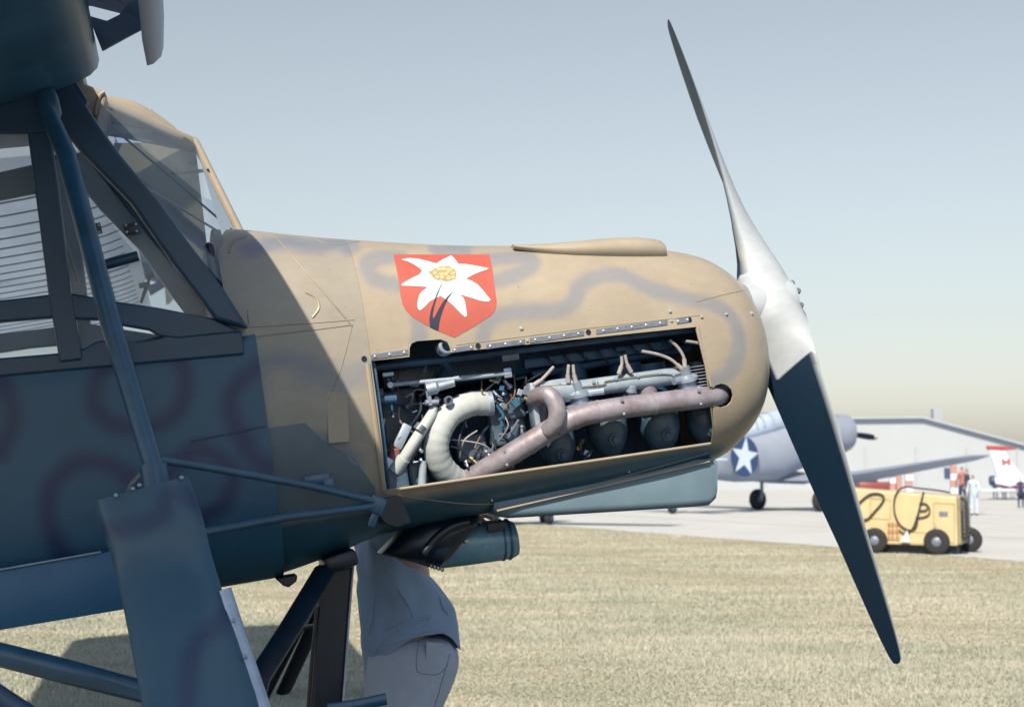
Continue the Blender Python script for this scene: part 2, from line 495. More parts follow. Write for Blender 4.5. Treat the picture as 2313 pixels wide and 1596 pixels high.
def hull_f(p):
    a, tp, bt, n = hull(p.x)
    if p.x > STN[0][0] or p.x < STN[-1][0]: return 9.0
    wc = (tp + bt) / 2; b = (tp - bt) / 2
    if p.z < wc: n = 2.4
    return (abs(p.y) / a) ** n + (abs(p.z - wc) / b) ** n - 1
def hull_hit(x, y):
    d = (RINV @ ray(x, y)).normalized()
    t = 3.4
    while t < 5.4:
        if hull_f(LCAM + d * t) < 0: break
        t += 0.012
    else:
        return None
    lo = t - 0.012; hi = t
    for _ in range(22):
        md = (lo + hi) / 2
        if hull_f(LCAM + d * md) < 0: hi = md
        else: lo = md
    return LCAM + d * hi
def hull_n(p):
    e = 1e-3; f0 = hull_f(p)
    g_ = Vector([(hull_f(p + Vector(q)) - f0) for q in ((e, 0, 0), (0, e, 0), (0, 0, e))])
    return g_.normalized()
def on_hull(x, y, off=0.0, default_v=-0.38):
    p = hull_hit(x, y)
    if p is None:
        p = pv(x, y, default_v)
        return p
    return p + hull_n(p) * off if off else p

def seg_dist(p, a, b):
    ab = b - a; t = max(0, min(1, (p - a).dot(ab) / max(1e-9, ab.dot(ab))))
    return (p - a - ab * t).length
CAMO_COWL = [[(905, 580), (850, 583), (830, 603), (845, 630), (905, 647)], [(1100, 587), (1185, 581), (1203, 598), (1165, 620), (1105, 637)],
  [(1090, 765), (1100, 735), (1130, 712), (1180, 704), (1260, 700), (1295, 682), (1308, 650), (1340, 628), (1400, 620), (1470, 652), (1560, 676), (1620, 692), (1655, 722), (1668, 765), (1662, 810), (1640, 845), (1595, 865)],
  [(560, 560), (640, 547), (700, 555), (770, 548), (810, 537)], [(945, 720), (948, 745), (945, 780)], [(1010, 543), (1040, 556), (1070, 545)]]
CAMO_FUS = [[(390, 800), (420, 850), (400, 930), (330, 965), (250, 955), (210, 905), (230, 835), (300, 805)],
  [(560, 1000), (525, 950), (522, 890), (560, 845), (620, 815), (690, 822), (750, 855), (830, 840)], [(530, 960), (560, 1020), (620, 1050), (700, 1000), (740, 1000), (800, 1040)],
  [(140, 1250), (110, 1180), (115, 1100), (180, 1045), (260, 1055), (320, 1110), (330, 1180)], [(0, 850), (30, 940), (0, 1020)], [(380, 1060), (450, 1015), (520, 1060), (510, 1130), (440, 1180)]]
def camo_polys(polys, hit=True, v=-0.43):
    out = []
    for P in polys:
        pts2 = curve([Vector((p[0], p[1], 0)) for p in P], 5)
        q = []
        for p in pts2:
            h = (hull_hit(p.x, p.y) if hit else None) or pv(p.x, p.y, v)
            q.append(Vector((h.x, h.z)))
        out.append(q)
    return out
CP = camo_polys(CAMO_COWL) + camo_polys(CAMO_FUS, True)
def camo_attr(me, polys, half=0.026, soft=0.013):
    A = np.empty(len(me.vertices) * 3); me.vertices.foreach_get('co', A); A = A.reshape(-1, 3)
    best = np.full(len(A), 9.0)
    P2 = A[:, (0, 2)]
    for q in polys:
        for i in range(len(q) - 1):
            a = np.array(q[i]); b = np.array(q[i + 1]); ab = b - a
            t = np.clip(((P2 - a) @ ab) / max(1e-9, ab @ ab), 0, 1)
            d = np.linalg.norm(P2 - a - t[:, None] * ab, axis=1)
            best = np.minimum(best, d)
    wob = np.array([pnoise(Vector(p) * 9) for p in A]) * 0.006
    c = np.clip((half + soft - best - wob) / (2 * soft), 0, 1)
    c = c * c * (3 - 2 * c)
    at_ = me.attributes.new('camo', 'FLOAT', 'POINT')
    at_.data.foreach_set('value', c.astype(np.float32))

def under_attr(me, line, soft):          # belly paint below a (u, w) line, with shade worked into it
    A = np.empty(len(me.vertices) * 3); me.vertices.foreach_get('co', A); A = A.reshape(-1, 3)
    L = sorted(line); wl = np.interp(A[:, 0], [p[0] for p in L], [p[1] for p in L])
    c = np.clip((wl - A[:, 2]) / soft + .5, 0, 1)
    me.attributes.new('under', 'FLOAT', 'POINT').data.foreach_set('value', c.astype(np.float32))

def loft_bm(u0, u1, du, seg, cap0=False, cap1=False):
    n = max(2, int(round(abs(u1 - u0) / du)))
    bm = bmesh.new(); R = []
    for i in range(n + 1):
        u = u0 + (u1 - u0) * i / n
        a, tp, bt, nn = hull(u); wc = (tp + bt) / 2; b = (tp - bt) / 2
        r = []
        for k in range(seg):
            t = 2 * math.pi * k / seg
            c, s_ = math.cos(t), math.sin(t)
            if s_ < 0: nn_ = 2.4
            else: nn_ = nn
            r.append(bm.verts.new((u, math.copysign(abs(c) ** (2 / nn_), c) * a, wc + math.copysign(abs(s_) ** (2 / nn_), s_) * b)))
        R.append(r)
    for i in range(n):
        for k in range(seg):
            bm.faces.new((R[i][k], R[i][(k + 1) % seg], R[i + 1][(k + 1) % seg], R[i + 1][k]))
    if cap0: bm.faces.new(R[0])
    if cap1: bm.faces.new(R[-1])
    bmesh.ops.recalc_face_normals(bm, faces=bm.faces)
    return bm
def cut_poly(bm, poly):                    # remove the starboard skin inside a convex (u, w) polygon
    c = sum((Vector(p) for p in poly), Vector((0, 0))) / len(poly)
    pl = []
    for i in range(len(poly)):
        a = Vector(poly[i]); b = Vector(poly[(i + 1) % len(poly)])
        n = Vector((b.y - a.y, a.x - b.x)).normalized()
        if n.dot(c - a) < 0: n = -n
        pl.append((a, n))
        fs = [f for f in bm.faces if f.calc_center_median().y < 0 and (Vector((f.calc_center_median().x, f.calc_center_median().z)) - c).length < 1.0]
        ge = set(); gv = set()
        for f in fs:
            ge.update(f.edges); gv.update(f.verts)
        bmesh.ops.bisect_plane(bm, geom=list(gv) + list(ge) + fs, dist=1e-6, plane_co=(a.x, 0, a.y), plane_no=(n.x, 0, n.y))
    kill = []
    for f in bm.faces:
        m_ = f.calc_center_median()
        if m_.y < 0 and all((Vector((m_.x, m_.z)) - a).dot(n) > 0 for a, n in pl):
            kill.append(f)
    bmesh.ops.delete(bm, geom=kill, context='FACES')
def uw(x, y):
    p = on_hull(x, y)
    return (p.x, p.z)

bm = loft_bm(-.105, -1.47, 0.0125, 168)
OPEN = [(824, 816), (1572, 738), (1606, 880), (1606, 1001), (862, 1108)]
cut_poly(bm, [uw(*p) for p in OPEN])
cut_poly(bm, [uw(1629 + 26 * math.cos(t), 893 + 27 * math.sin(t)) for t in [i * math.pi / 6 for i in range(12)]])
cut_poly(bm, [uw(*p) for p in ((924, 812), (925, 785), (930, 775), (942, 770), (995, 766), (1010, 772), (1016, 785), (1020, 806))])
me = bpy.data.meshes.new('cowling'); bm.to_mesh(me); bm.free()
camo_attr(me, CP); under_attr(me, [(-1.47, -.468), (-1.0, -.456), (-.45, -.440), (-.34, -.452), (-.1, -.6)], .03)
me.materials.append(M['tan'])
COWL = finish('cowling', me, AC, solid=0.004, split=40)
COWL['label'] = 'tan engine cowling with grey squiggle camouflage and open side hatch'
bm = loft_bm(-1.4705, -1.872, 0.0125, 168, False, True)
me = bpy.data.meshes.new('forward_fuselage'); bm.to_mesh(me); bm.free()
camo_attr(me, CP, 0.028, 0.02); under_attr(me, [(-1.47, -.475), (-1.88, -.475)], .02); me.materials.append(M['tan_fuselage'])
FF = finish('forward_fuselage', me, AC, split=40)

# hatch edge lips
lb = MB()
lip = [on_hull(x, y, 0.003) for x, y in [(900 + i * 23.4, 1102.5 - i * 3.42) for i in range(31)]]
lb.tube(lip, 0.0045, 8)
lb.build('hatch_lip', M['tan_plain'], COWL)
for nm, pa, pb in (('hatch_edge', (829, 822), (866, 1104)), ('hatch_edge', (1573, 742), (1605, 872))):
    e = MB(); e.tube([on_hull(pa[0] + (pb[0] - pa[0]) * i / 14, pa[1] + (pb[1] - pa[1]) * i / 14, 0.001) for i in range(15)], 0.005 if pa[0] > 1000 else 0.009, 8)
    e.build(nm, M['tan_plain'], COWL)
# seam lines, slightly raised overlaps
def seam(pts_, r=0.0018, m='tan_dark', parent=COWL, name='panel_seam', off=0.0):
    q = curve([Vector((p[0], p[1], 0)) for p in pts_], 8)
    q = [p for p in q if hull_hit(p.x, p.y) is not None]
    s_ = MB(); s_.tube([on_hull(p.x, p.y, off) for p in q], r, 6); return s_.build(name, M[m], parent)
seam([(618, 531), (700, 625), (795, 736)], 0.0026, 'tan_dark', COWL)
seam([(795, 736), (770, 830), (740, 905)], 0.002, 'tan_dark', FF)
seam([(560, 762), (680, 748), (797, 733)], 0.0022, 'tan_dark', FF)
seam([(560, 700), (562, 728), (578, 738), (800, 722)], 0.0018, 'tan_dark', FF)
seam([(560, 762), (567, 850), (582, 980), (590, 1070)], 0.0022, 'tan_dark', FF)
seam([(1030, 779), (1180, 760), (1330, 741), (1580, 712)], 0.0016, 'tan_dark', COWL)
seam([(712, 541), (735, 550), (770, 552), (812, 545)], 0.002, 'tan_dark', COWL)
seam([(690, 660), (712, 672), (720, 695), (705, 717)], 0.004, 'tan_plain', FF, 'oval_rib')
seam([(555, 536), (528, 545), (517, 572)], 0.004, 'tan_dark', FF, 'scuttle_rim')
seam([(860, 1112), (1100, 1138), (1330, 1095), (1600, 1022)], 0.0018, 'tan_dark', COWL)
seam([(1612, 985), (1600, 880), (1578, 735)], 0.002, 'tan_dark', COWL)
seam([(1570, 682), (1640, 664), (1700, 652)], 0.0015, 'tan_dark', COWL)

# hinge strips, bolts and screw heads
STR = [((838, 806), (921, 795)), ((1022, 791), (1068, 784)), ((1098, 783), (1184, 771)), ((1196, 769), (1318, 752)), ((1346, 749), (1506, 728)), ((1528, 726), (1554, 722))]
for (x0, y0), (x1, y1) in STR:
    n = max(3, int((x1 - x0) / 18)); rw = []
    for i in range(n + 1):
        x = x0 + (x1 - x0) * i / n; y = y0 + (y1 - y0) * i / n
        rw.append((on_hull(x, y - 5.5, .003), on_hull(x, y + 5.5, .003), on_hull(x, y + 5.5, .0), on_hull(x, y - 5.5, .0)))
    s_ = MB(); s_.rings(rw, True)
    st = s_.build('hinge_strip', M['greymetal'], COWL, smooth=False)
    for i in range(max(1, int((x1 - x0) / 36)) + 1):
        k = max(1, int((x1 - x0) / 36)); t = 0.1 + 0.8 * i / k
        p = on_hull(x0 + (x1 - x0) * t, y0 + (y1 - y0) * t, .002); n_ = hull_n(on_hull(x0 + (x1 - x0) * t, y0 + (y1 - y0) * t))
        r_ = MB(); r_.lathe([(0, .0045), (.003, .004), (.0042, .002)], p, n_, 8); r_.build('rivet', M['rivet'], COWL)
for x, y in ((822, 810), (1079, 781), (1328, 750), (1556, 722)):
    p = on_hull(x, y, .0005); r_ = MB(); r_.lathe([(0, .0085), (.002, .0085), (.002, .005), (.0005, .004)], p, hull_n(p), 14); r_.build('screw_hole', M['black'], COWL)
for x, y, r0 in ((1177, 742, .007), (1513, 704, .006), (1584, 716, .006), (1640, 710, .006), (1697, 708, .007), (1190, 770, .005), (1516, 725, .005), (1170, 1140, .004), (1110, 1128, .004), (1420, 1064, .003)):
    p = on_hull(x, y); r_ = MB(); r_.lathe([(0, r0), (.003, r0 * .9), (.006, r0 * .4)], p, hull_n(p), 10); r_.build('screw', M['rivet'], COWL)

# emblem: flat print laid on the skin
def decal(name, poly, off, m, parent, step=14):
    bm = bmesh.new()
    vs = [bm.verts.new((p[0], p[1], 0)) for p in poly]
    bm.faces.new(vs)
    xs = [p[0] for p in poly]; ys = [p[1] for p in poly]
    for ax, lo, hi in ((0, min(xs), max(xs)), (1, min(ys), max(ys))):
        k = lo + step
        while k < hi:
            g_ = bm.verts[:] + bm.edges[:] + bm.faces[:]
            bmesh.ops.bisect_plane(bm, geom=g_, plane_co=(k, 0, 0) if ax == 0 else (0, k, 0), plane_no=(1, 0, 0) if ax == 0 else (0, 1, 0))
            k += step
    bmesh.ops.triangulate(bm, faces=bm.faces)
    for v_ in bm.verts:
        v_.co = on_hull(v_.co.x, v_.co.y, off)
    for f in bm.faces:
        if f.normal.y > 0: f.normal_flip()
    bm.normal_update()
    for f in bm.faces:
        if f.normal.y > 0: f.normal_flip()
    me = bpy.data.meshes.new(name); bm.to_mesh(me); bm.free()
    me.materials.append(m)
    return finish(name, me, parent, split=0)
decal('lower_nose_panel', [(575, 970), (689, 955), (728, 993), (799, 1035), (847, 1100), (847, 1132), (700, 1150), (575, 1172)], .0015, M['under'], FF, 16)
ex = lambda p: (423 * 0 + (1500 + p[0] * 550 / 1951) * 2312 / 4096, (950 + p[1] * 450 / 1596) * 2312 / 4096)
SH = [(262, 246), (1620, 246), (1660, 420), (1690, 650), (1724, 900), (1720, 990), (1690, 1060), (1640, 1110), (1400, 1265), (1132, 1420), (1060, 1395), (900, 1330), (700, 1230), (520, 1120), (440, 1040), (390, 950), (365, 850), (340, 640), (300, 430)]
decal('emblem_shield', [ex(p) for p in SH], .0012, M['red'], COWL)
FL = [(870, 375), (960, 318), (1030, 285), (1078, 262), (1110, 290), (1150, 335), (1180, 382), (1260, 383), (1360, 395), (1480, 418), (1612, 442), (1580, 468), (1500, 490), (1400, 530), (1290, 592),
      (1370, 620), (1450, 665), (1520, 740), (1580, 815), (1640, 885), (1610, 912), (1560, 912), (1480, 898), (1380, 865), (1200, 812), (1250, 855), (1275, 910), (1290, 1000), (1305, 1110), (1275, 1130), (1220, 1085), (1110, 970), (1030, 900), (930, 835), (860, 865),
      (770, 915), (700, 990), (640, 1036), (610, 1020), (596, 960), (605, 890), (630, 810), (670, 765), (745, 708), (640, 700), (520, 693), (380, 688), (370, 668), (430, 630), (520, 580), (610, 540), (665, 485), (640, 450), (560, 395), (470, 350), (372, 322), (390, 312), (480, 300), (600, 308), (720, 335)]
decal('emblem_flower', [ex(p) for p in FL], .0022, M['white'], COWL)
CE = [(750, 495), (800, 480), (850, 445), (930, 415), (1010, 412), (1090, 425), (1140, 470), (1155, 540), (1140, 590), (1060, 620), (1000, 630), (930, 605), (880, 610), (830, 575), (790, 530)]
decal('emblem_flower_heart', [ex(p) for p in CE], .0030, M['straw2'], COWL)
k = 0
for i, (x, y, r) in enumerate([(850, 510, 34), (905, 460, 36), (975, 455, 38), (1045, 480, 38), (1100, 520, 34), (1005, 525, 36), (935, 525, 34), (880, 570, 32), (950, 575, 34), (1045, 580, 40), (1110, 575, 30), (1085, 455, 30)]):
    decal('emblem_floret', [ex((x + r * math.cos(t), y + r * .85 * math.sin(t))) for t in [q * math.pi / 5 for q in range(10)]], .0038, M['white'] if False else M['straw'], COWL, 30)
decal('emblem_stem', [ex(p) for p in [(965, 640), (925, 715), (880, 830), (840, 960), (815, 1080), (815, 1160), (850, 1120), (900, 1020), (960, 920), (1030, 840), (1110, 768), (1040, 860), (990, 950), (955, 1040), (925, 1130), (905, 1220), (893, 1322), (776, 1270), (768, 1180), (785, 1050), (830, 920), (880, 790), (930, 690)]], .0034, M['stem'], COWL)

# scoop fairing on top of the cowl
sb = MB(); R_ = []
SCP = [(1165, 557, 5), (1200, 561, 9), (1250, 565, 15), (1300, 566, 20), (1350, 565, 24), (1400, 564, 27), (1450, 564, 28), (1485, 566, 26.5), (1498, 567, 24), (1503, 568, 20)]
for x, yc, hf in SCP:
    c = on_hull(x, max(yc, 566) + 8) + Vector((0, .030, 0)); pz = pv(x, yc, c.y).z
    hh = hf * 0.00148
    R_.append([Vector((c.x, c.y + (.018 + hh * 1.15) * math.cos(t) * .9, pz + hh * math.sin(t))) for t in [q * 2 * math.pi / 24 for q in range(24)]])
sb.rings(R_, True)
sb.build('air_scoop', M['tan_plain'], COWL)
# front ring: dark intake behind the spinner line
# chin duct (light blue) under the cowl
cb = MB()
R_ = []
for x, yt, yb in ((1118, 1130, 1168), (1150, 1125, 1170), (1300, 1090, 1161), (1450, 1060, 1152), (1560, 1040, 1145), (1605, 1035, 1141), (1618, 1040, 1128), (1621, 1050, 1110)):
    T_ = pv(x, yt, -.20); B_ = pv(x, yb, -.20); rr = .025
    if x == 1118: B_ = B_ + Vector((0, 0, .012))
    R_.append([(T_.x, .20, T_.z), (T_.x, -.20, T_.z), (B_.x, -.205, B_.z + rr), (B_.x, -.198, B_.z + rr * .3), (B_.x, -.18, B_.z), (B_.x, .18, B_.z), (B_.x, .205, B_.z + rr)])
cb.rings(R_, True)
CHIN = cb.build('chin_duct', M['blue'], AC, split=50)
CHIN['label'] = 'pale blue air duct box under the cowling'
tb = MB(); tb.tube([pv(1122 + i * 48, 1153 - i * 11.2, -.215) for i in range(11)], .0035, 6); tb.build('duct_flange', M['tan_plain'], CHIN)

# exhaust outlet and muff beneath the engine
V0 = 0.02
mb_ = MB()
A0 = pv(975, 1236, V0); A1 = pv(1120, 1220, V0); A2 = pv(1152, 1217, V0); A3 = pv(1163, 1215, V0)
mb_.tube([A0, A0 + (A1 - A0) * .5, A1, A2, A3], [.071, .071, .068, .064, .056], 28, flatdir=(0, 0, 1))
MUF = mb_.build('exhaust_muff', M['muff'], AC)
MUF['label'] = 'glossy teal tapered can under the engine'
for k_ in (0.82, 0.90):
    q = MB(); c = A0 + (A3 - A0) * k_; dr = (A3 - A0).normalized(); q.tube([c, c + dr * .006], 0.0705 - .012 * (k_ - .8), 28); q.build('clamp_band', M['tube'], MUF)
q = MB(); q.box(pv(1120, 1188, -.06), (.06, .02, .03)); q.build('clamp_bracket', M['black'], MUF, smooth=False, bevel=.003)
q = MB(); q.lathe([(0, .008), (.01, .008), (.012, .004)], pv(1052, 1222, -.05), (0, -1, 0), 10); q.build('clamp_bolt', M['rivet'], MUF)
sc_ = MB()
poly = [(860, 1250), (935, 1176), (985, 1160), (1040, 1152), (1078, 1160), (1085, 1182), (1062, 1200), (1010, 1262), (985, 1284), (930, 1268)]
P3 = [pv(x, y, -.03) for x, y in poly]
R_ = []
for s0, dv in ((.0, .17), (.75, .16), (1.0, .10), (1.0, -.02), (.80, -.075), (.45, -.095), (.0, -.10)):
    c = sum(P3, Vector()) / len(P3)
    R_.append([c + (p - c) * (0.02 + .98 * s0) + Vector((0, dv, 0)) for p in P3])
sc_.rings(R_, True)
OUT = sc_.build('exhaust_outlet', M['black'], AC, split=60); OUT['label'] = 'black bent exhaust outlet under the engine'
q = MB(); q.tube(pvs([(955, 1250), (985, 1215), (1020, 1190), (1060, 1178)], -.13), [.012 + .003 * math.sin(i / 24 * 3.1) for i in range(25)], 12); q.build('outlet_rib', M['black'], OUT)
for i in range(7):
    q = MB(); q.lathe([(0, .006), (.008, .005)], pv(950 + i * 8, 1268 + i * 2.6, -.10), (0, -.6, -1), 8); q.build('outlet_bolt', M['black'], OUT)

# lower cowl rear lip and firewall corner
q = MB(); q.prism([pv(x, y, -.36) for x, y in ((858, 1128), (905, 1118), (930, 1180), (895, 1192), (872, 1185), (850, 1160))], (0, .70, 0)); q.build('firewall_foot', M['black'], AC, smooth=False, bevel=.004)

# ------------------------------------------------------------------ engine bay
eb = MB()
eb.box((-.86, .02, -.02), (1.05, .30, .22)); eb.box((-.80, .02, .10), (1.1, .22, .10)); eb.box((-.88, .13, -.32), (1.05, .06, .36))
ENG = eb.build('engine', M['navy'], AC, smooth=False, bevel=.02)
ENG['label'] = 'inverted inline engine inside the open cowling'
fw_ = MB(); a_, tp_, bt_, n_ = hull(-1.45)
fw_.prism([(-1.466, math.copysign(abs(math.cos(t)) ** .75, math.cos(t)) * a_ * .95, (tp_ + bt_) / 2 + math.copysign(abs(math.sin(t)) ** .78, math.sin(t)) * (tp_ - bt_) / 2 * .95) for t in [k * math.pi / 24 for k in range(48)]], (.01, 0, 0)); fw_.build('firewall', M['navy'], AC, smooth=False)
q = MB(); q.tube(pvs([(826, 832), (1100, 800), (1330, 770), (1590, 740)], -.30), .012, 10); q.build('bay_longeron', M['navy'], ENG)
q = MB(); q.box(pv(1350, 800, -.22), (.5, .03, .03)); q.build('ignition_rail', M['navy'], ENG, bevel=.004)
q = MB(); q.tube(pvs([(1200, 845), (1400, 810), (1560, 785)], -.18), .016, 12); q.build('ignition_conduit', M['navy'], ENG)
# exhaust
EXP = [(1632, 890, -.16), (1630, 892, -.23), (1618, 894, -.29), (1590, 897, -.318), (1500, 908, -.338), (1400, 921, -.35), (1325, 935, -.35), (1265, 958, -.345), (1195, 1000, -.32), (1120, 1046, -.27), (1060, 1083, -.20), (1010, 1118, -.13)]
q = MB(); pth = curve([pv(*p) for p in EXP], 8); q.tube(pth, [.0345] * len(pth), 24); EXH = q.build('exhaust_pipe', M['exhaust'], ENG); EXH['label'] = 'heat-stained reddish grey exhaust pipe'
for i in (34, 45, 52, 64):
    q = MB(); dr = (pth[i + 1] - pth[i]).normalized(); q.tube([pth[i] - dr * .006, pth[i] + dr * .006], .0362, 24); q.build('weld_ring', M['exhaust'], ENG)
q = MB(); el = curve([pv(1205, 905, -.30), pv(1218, 893, -.345), pv(1240, 893, -.375), pv(1256, 918, -.385), pv(1256, 950, -.38), pv(1236, 975, -.355)], 6); q.tube(el, [.024, .025, .0265] + [.028] * (len(el) - 6) + [.028, .027, .026], 20); q.build('exhaust_elbow', M['exhaust'], ENG)
q = MB(); q.box(pv(1213, 915, -.27), (.05, .03, .12)); q.build('exhaust_flange', M['exhaust'], ENG, bevel=.006)
q = MB(); q.lathe([(0, .032), (.05, .033), (.06, .02)], pv(1465, 908, -.27), (0, 0, 1), 16); q.build('exhaust_stub', M['exhaust'], ENG)
# rocker tube
q = MB(); q.tube([pv(1212, 888, -.285), pv(1290, 881, -.285), pv(1296, 880, -.285), pv(1530, 848, -.285), pv(1546, 846, -.285)], [.037, .037, .028, .028, .020], 20)
RT = q.build('rocker_cover', M['enggrey'], ENG); RT['label'] = 'light grey tubular rocker cover along the engine'
q = MB(); q.box(pv(1245, 880, -.275), (.125, .07, .06), Matrix.Rotation(0, 3, 'Y')); q.build('rocker_housing', M['enggrey'], ENG, bevel=.008)
q = MB(); q.box(pv(1203, 915, -.285), (.018, .07, .14)); q.build('rocker_end_plate', M['enggrey'], ENG, bevel=.004)
q = MB(); q.tube(pvs([(1222, 873), (1300, 868), (1306, 874), (1365, 868), (1372, 860), (1480, 845), (1525, 846), (1545, 838)], -.316, 5), .0022, 6); q.build('oil_line', M['brass'], ENG)
q = MB(); q.tube(pvs([(1310, 945), (1308, 915), (1318, 895), (1345, 888), (1350, 862)], -.322, 5), .0026, 6); q.build('oil_line', M['brass'], ENG)
for x, y, r in ((1308, 903, .032), (1552, 868, .034)):
    c = pv(x, y, -.30)
    q = MB(); q.lathe([(-.03, r * 1.5), (-.012, r * 1.45), (-.008, r * .9), (.012, r * .9), (.016, r * 1.15), (.026, r * 1.1), (.034, r * .6), (.06, r * .5)], c, (-.12, -.25, 1), 20); q.build('flange_joint', M['alu'], ENG)
    q = MB(); q.tube([c + Vector((0, -.01, .018)), c + Vector((.075 if x < 1400 else -.055, -.03, .016))], [.010, .012], 10); q.build('flange_lug', M['alu'], ENG)
q = MB(); q.tube([pv(1422, 905, -.27), pv(1422, 882, -.28)], [.017, .013], 12); q.lathe([(0, .02), (.02, .018), (.03, .006)], pv(1424, 884, -.29), (.2, -.3, 1), 12); q.build('pushrod_tube', M['alu'], ENG)
q = MB(); q.box(pv(1345, 872, -.285), (.03, .02, .05)); q.build('line_clip', M['enggrey'], ENG, bevel=.003)
# cylinders with cooling fins
for i, (x, y) in enumerate(((1582, 850),)):
    for k_ in range(7):
        q = MB(); c = pv(x, 828 + k_ * 7.2, -.26); q.tube([c, c + Vector((0, 0, .0035))], .068, 26); q.build('cooling_fin', M['greymetal'], ENG)
    q = MB(); c = pv(x, 885, -.20); q.tube([c, c + Vector((0, 0, .10))], .05, 20); q.build('cylinder_barrel', M['black'], ENG)
for x in (1300, 1425, 1480):
    q = MB(); c = pv(x, 930, -.15); q.tube([c, c + Vector((0, 0, .16))], .055, 20); q.build('cylinder_barrel', M['navy'], ENG)
HEAD = mat('cylinder_head_enamel', (0.045, 0.085, 0.115), 0.35, scale=22, col2=(0.11, 0.155, 0.18), bump=.15, bscale=45)
for x, y, s_ in ((1258, 1012, .9), (1372, 978, 1.0), (1490, 968, 1.0), (1590, 958, .85)):
    c = pv(x, y, -.20); R_ = []
    for dw, rx, ry in ((.075, .055, .06), (.055, .068, .07), (.0, .066, .07), (-.04, .052, .06), (-.07, .030, .04), (-.078, .012, .02)):
        R_.append([c + Vector((rx * s_ * math.cos(t), ry * s_ * math.sin(t) , dw * s_)) for t in [j * 2 * math.pi / 18 for j in range(18)]])
    q = MB(); q.rings(R_, True); q.build('cylinder_head', HEAD, ENG, split=50)
    q = MB(); q.lathe([(0, .020), (.006, .020), (.006, .012), (.014, .010)], c + Vector((0, -.066 * s_, -.02)), (0, -1, -.25), 14); q.build('head_plug', HEAD, ENG)
# ignition leads
for P in ([(1207, 868), (1225, 855), (1250, 828)], [(1283, 862), (1282, 845), (1284, 823)], [(1300, 862), (1296, 845), (1294, 823)], [(1398, 842), (1404, 822), (1403, 804)], [(1424, 838), (1416, 822), (1411, 801)], [(1540, 834), (1515, 812), (1485, 800), (1449, 793)], [(1546, 826), (1543, 805), (1530, 784), (1512, 768)], [(1604, 790), (1585, 777), (1548, 770)]):
    q = MB(); pp = pvs(P, -.318, 6); q.tube(pp, [.0065] + [.0052] * (len(pp) - 1), 10); q.build('ignition_lead', M['lead'], ENG)
    q = MB(); dr = (pp[2] - pp[0]).normalized(); q.tube([pp[0] - dr * .004, pp[0] + dr * .022], .0075, 10); q.build('lead_cap', M['lead'], ENG)
# C-shaped duct
DUP = curve([pv(*p) for p in [(1104, 910, -.25), (1062, 912, -.26), (1018, 934, -.27), (992, 973, -.275), (985, 1016, -.265), (1000, 1056, -.235), (1036, 1088, -.19), (1085, 1108, -.13)]], 8)
q = MB(); q.tube(DUP, [.040 + .0008 * math.sin(i * 1.9) for i in range(len(DUP))], 26, flatdir=(0, 1, 0)); DU = q.build('air_duct', M['duct'], ENG); DU['label'] = 'white C-shaped air duct hose'
q = MB(); q.tube([DUP[0] + Vector((-.006, 0, 0)), DUP[0] + Vector((.008, 0, 0))], .043, 26); q.build('duct_collar', M['alu'], ENG)
q = MB(); q.lathe([(0, .038), (-.05, .036)], DUP[0] + Vector((.009, 0, 0)), (1, 0, 0), 20); q.build('duct_mouth', M['black'], ENG)
# white tube with sleeve
tp = [pv(980, 918, -.29), pv(975, 935, -.295), pv(940, 990, -.31), pv(912, 1035, -.285), pv(896, 1056, -.27)]
q = MB(); q.tube(tp, [.013, .016, .017, .018, .019], 16); q.build('drain_tube', M['duct'], ENG)
q = MB(); q.tube([pv(912, 1034, -.288), pv(892, 1062, -.27)], [.021, .022], 16); q.build('tube_sleeve', M['duct'], ENG)
q = MB(); q.tube([pv(893, 1010, -.28), pv(884, 1062, -.25)], [.016, .020], 14); q.build('red_sleeve', mat('faded_red_hose', (.45, .16, .12), .6), ENG)
q = MB(); q.tube([pv(953, 960, -.315), pv(944, 972, -.315)], .0185, 16); q.build('tube_clamp', M['greymetal'], ENG)
q = MB(); q.tube([pv(956, 1040, -.26), pv(952, 1105, -.26)], [.011, .014], 12); q.build('breather_pipe', M['enggrey'], ENG)
# control rod
q = MB(); q.tube([pv(882, 869, -.31), pv(1020, 856, -.31), pv(1026, 855, -.31), pv(1150, 843, -.31)], [.0065, .0065, .0085, .0075], 12); q.build('control_rod', M['enggrey'], ENG)
q = MB(); q.lathe([(-.012, .009), (.012, .009)], pv(880, 869, -.31), (0, 1, 0), 12); q.build('rod_end', M['alu'], ENG)
q = MB(); q.box(pv(1146, 842, -.31), (.025, .012, .03)); q.build('rod_fork', M['alu'], ENG, bevel=.002)
# throttle fitting and cross shafts
q = MB(); q.lathe([(0, .020), (.03, .022), (.04, .014), (.09, .013)], pv(962, 880, -.31), (1, 0, .12), 14); q.build('throttle_shaft', M['alu'], ENG)
q = MB(); q.tube([pv(966, 882, -.31), pv(972, 915, -.31)], .008, 10); q.build('throttle_lever', M['alu'], ENG)
q = MB(); q.tube([pv(960, 909, -.31), pv(990, 907, -.31)], .008, 10); q.build('cross_shaft', M['alu'], ENG)
q = MB(); q.lathe([(0, .013), (.012, .015), (.012, .010), (.0, .009)], pv(1010, 905, -.31), (.3, -1, 0), 14); q.build('hose_nipple', M['greymetal'], ENG)
q = MB(); q.lathe([(0, .026), (.03, .026), (.034, .022), (.034, .017), (.0, .016)], pv(1000, 787, -.345), (.25, -1, .15), 20); q.build('filler_neck', M['alu'], ENG)
q = MB(); q.tube([pv(1000, 812, -.3), pv(1012, 830, -.25), pv(985, 870, -.2)], .016, 12); q.build('filler_pipe', M['navy'], ENG)
q = MB(); q.box(pv(1152, 803, -.30), (.055, .006, .032)); pl_ = q.build('data_plate', M['greymetal'], ENG, bevel=.002)
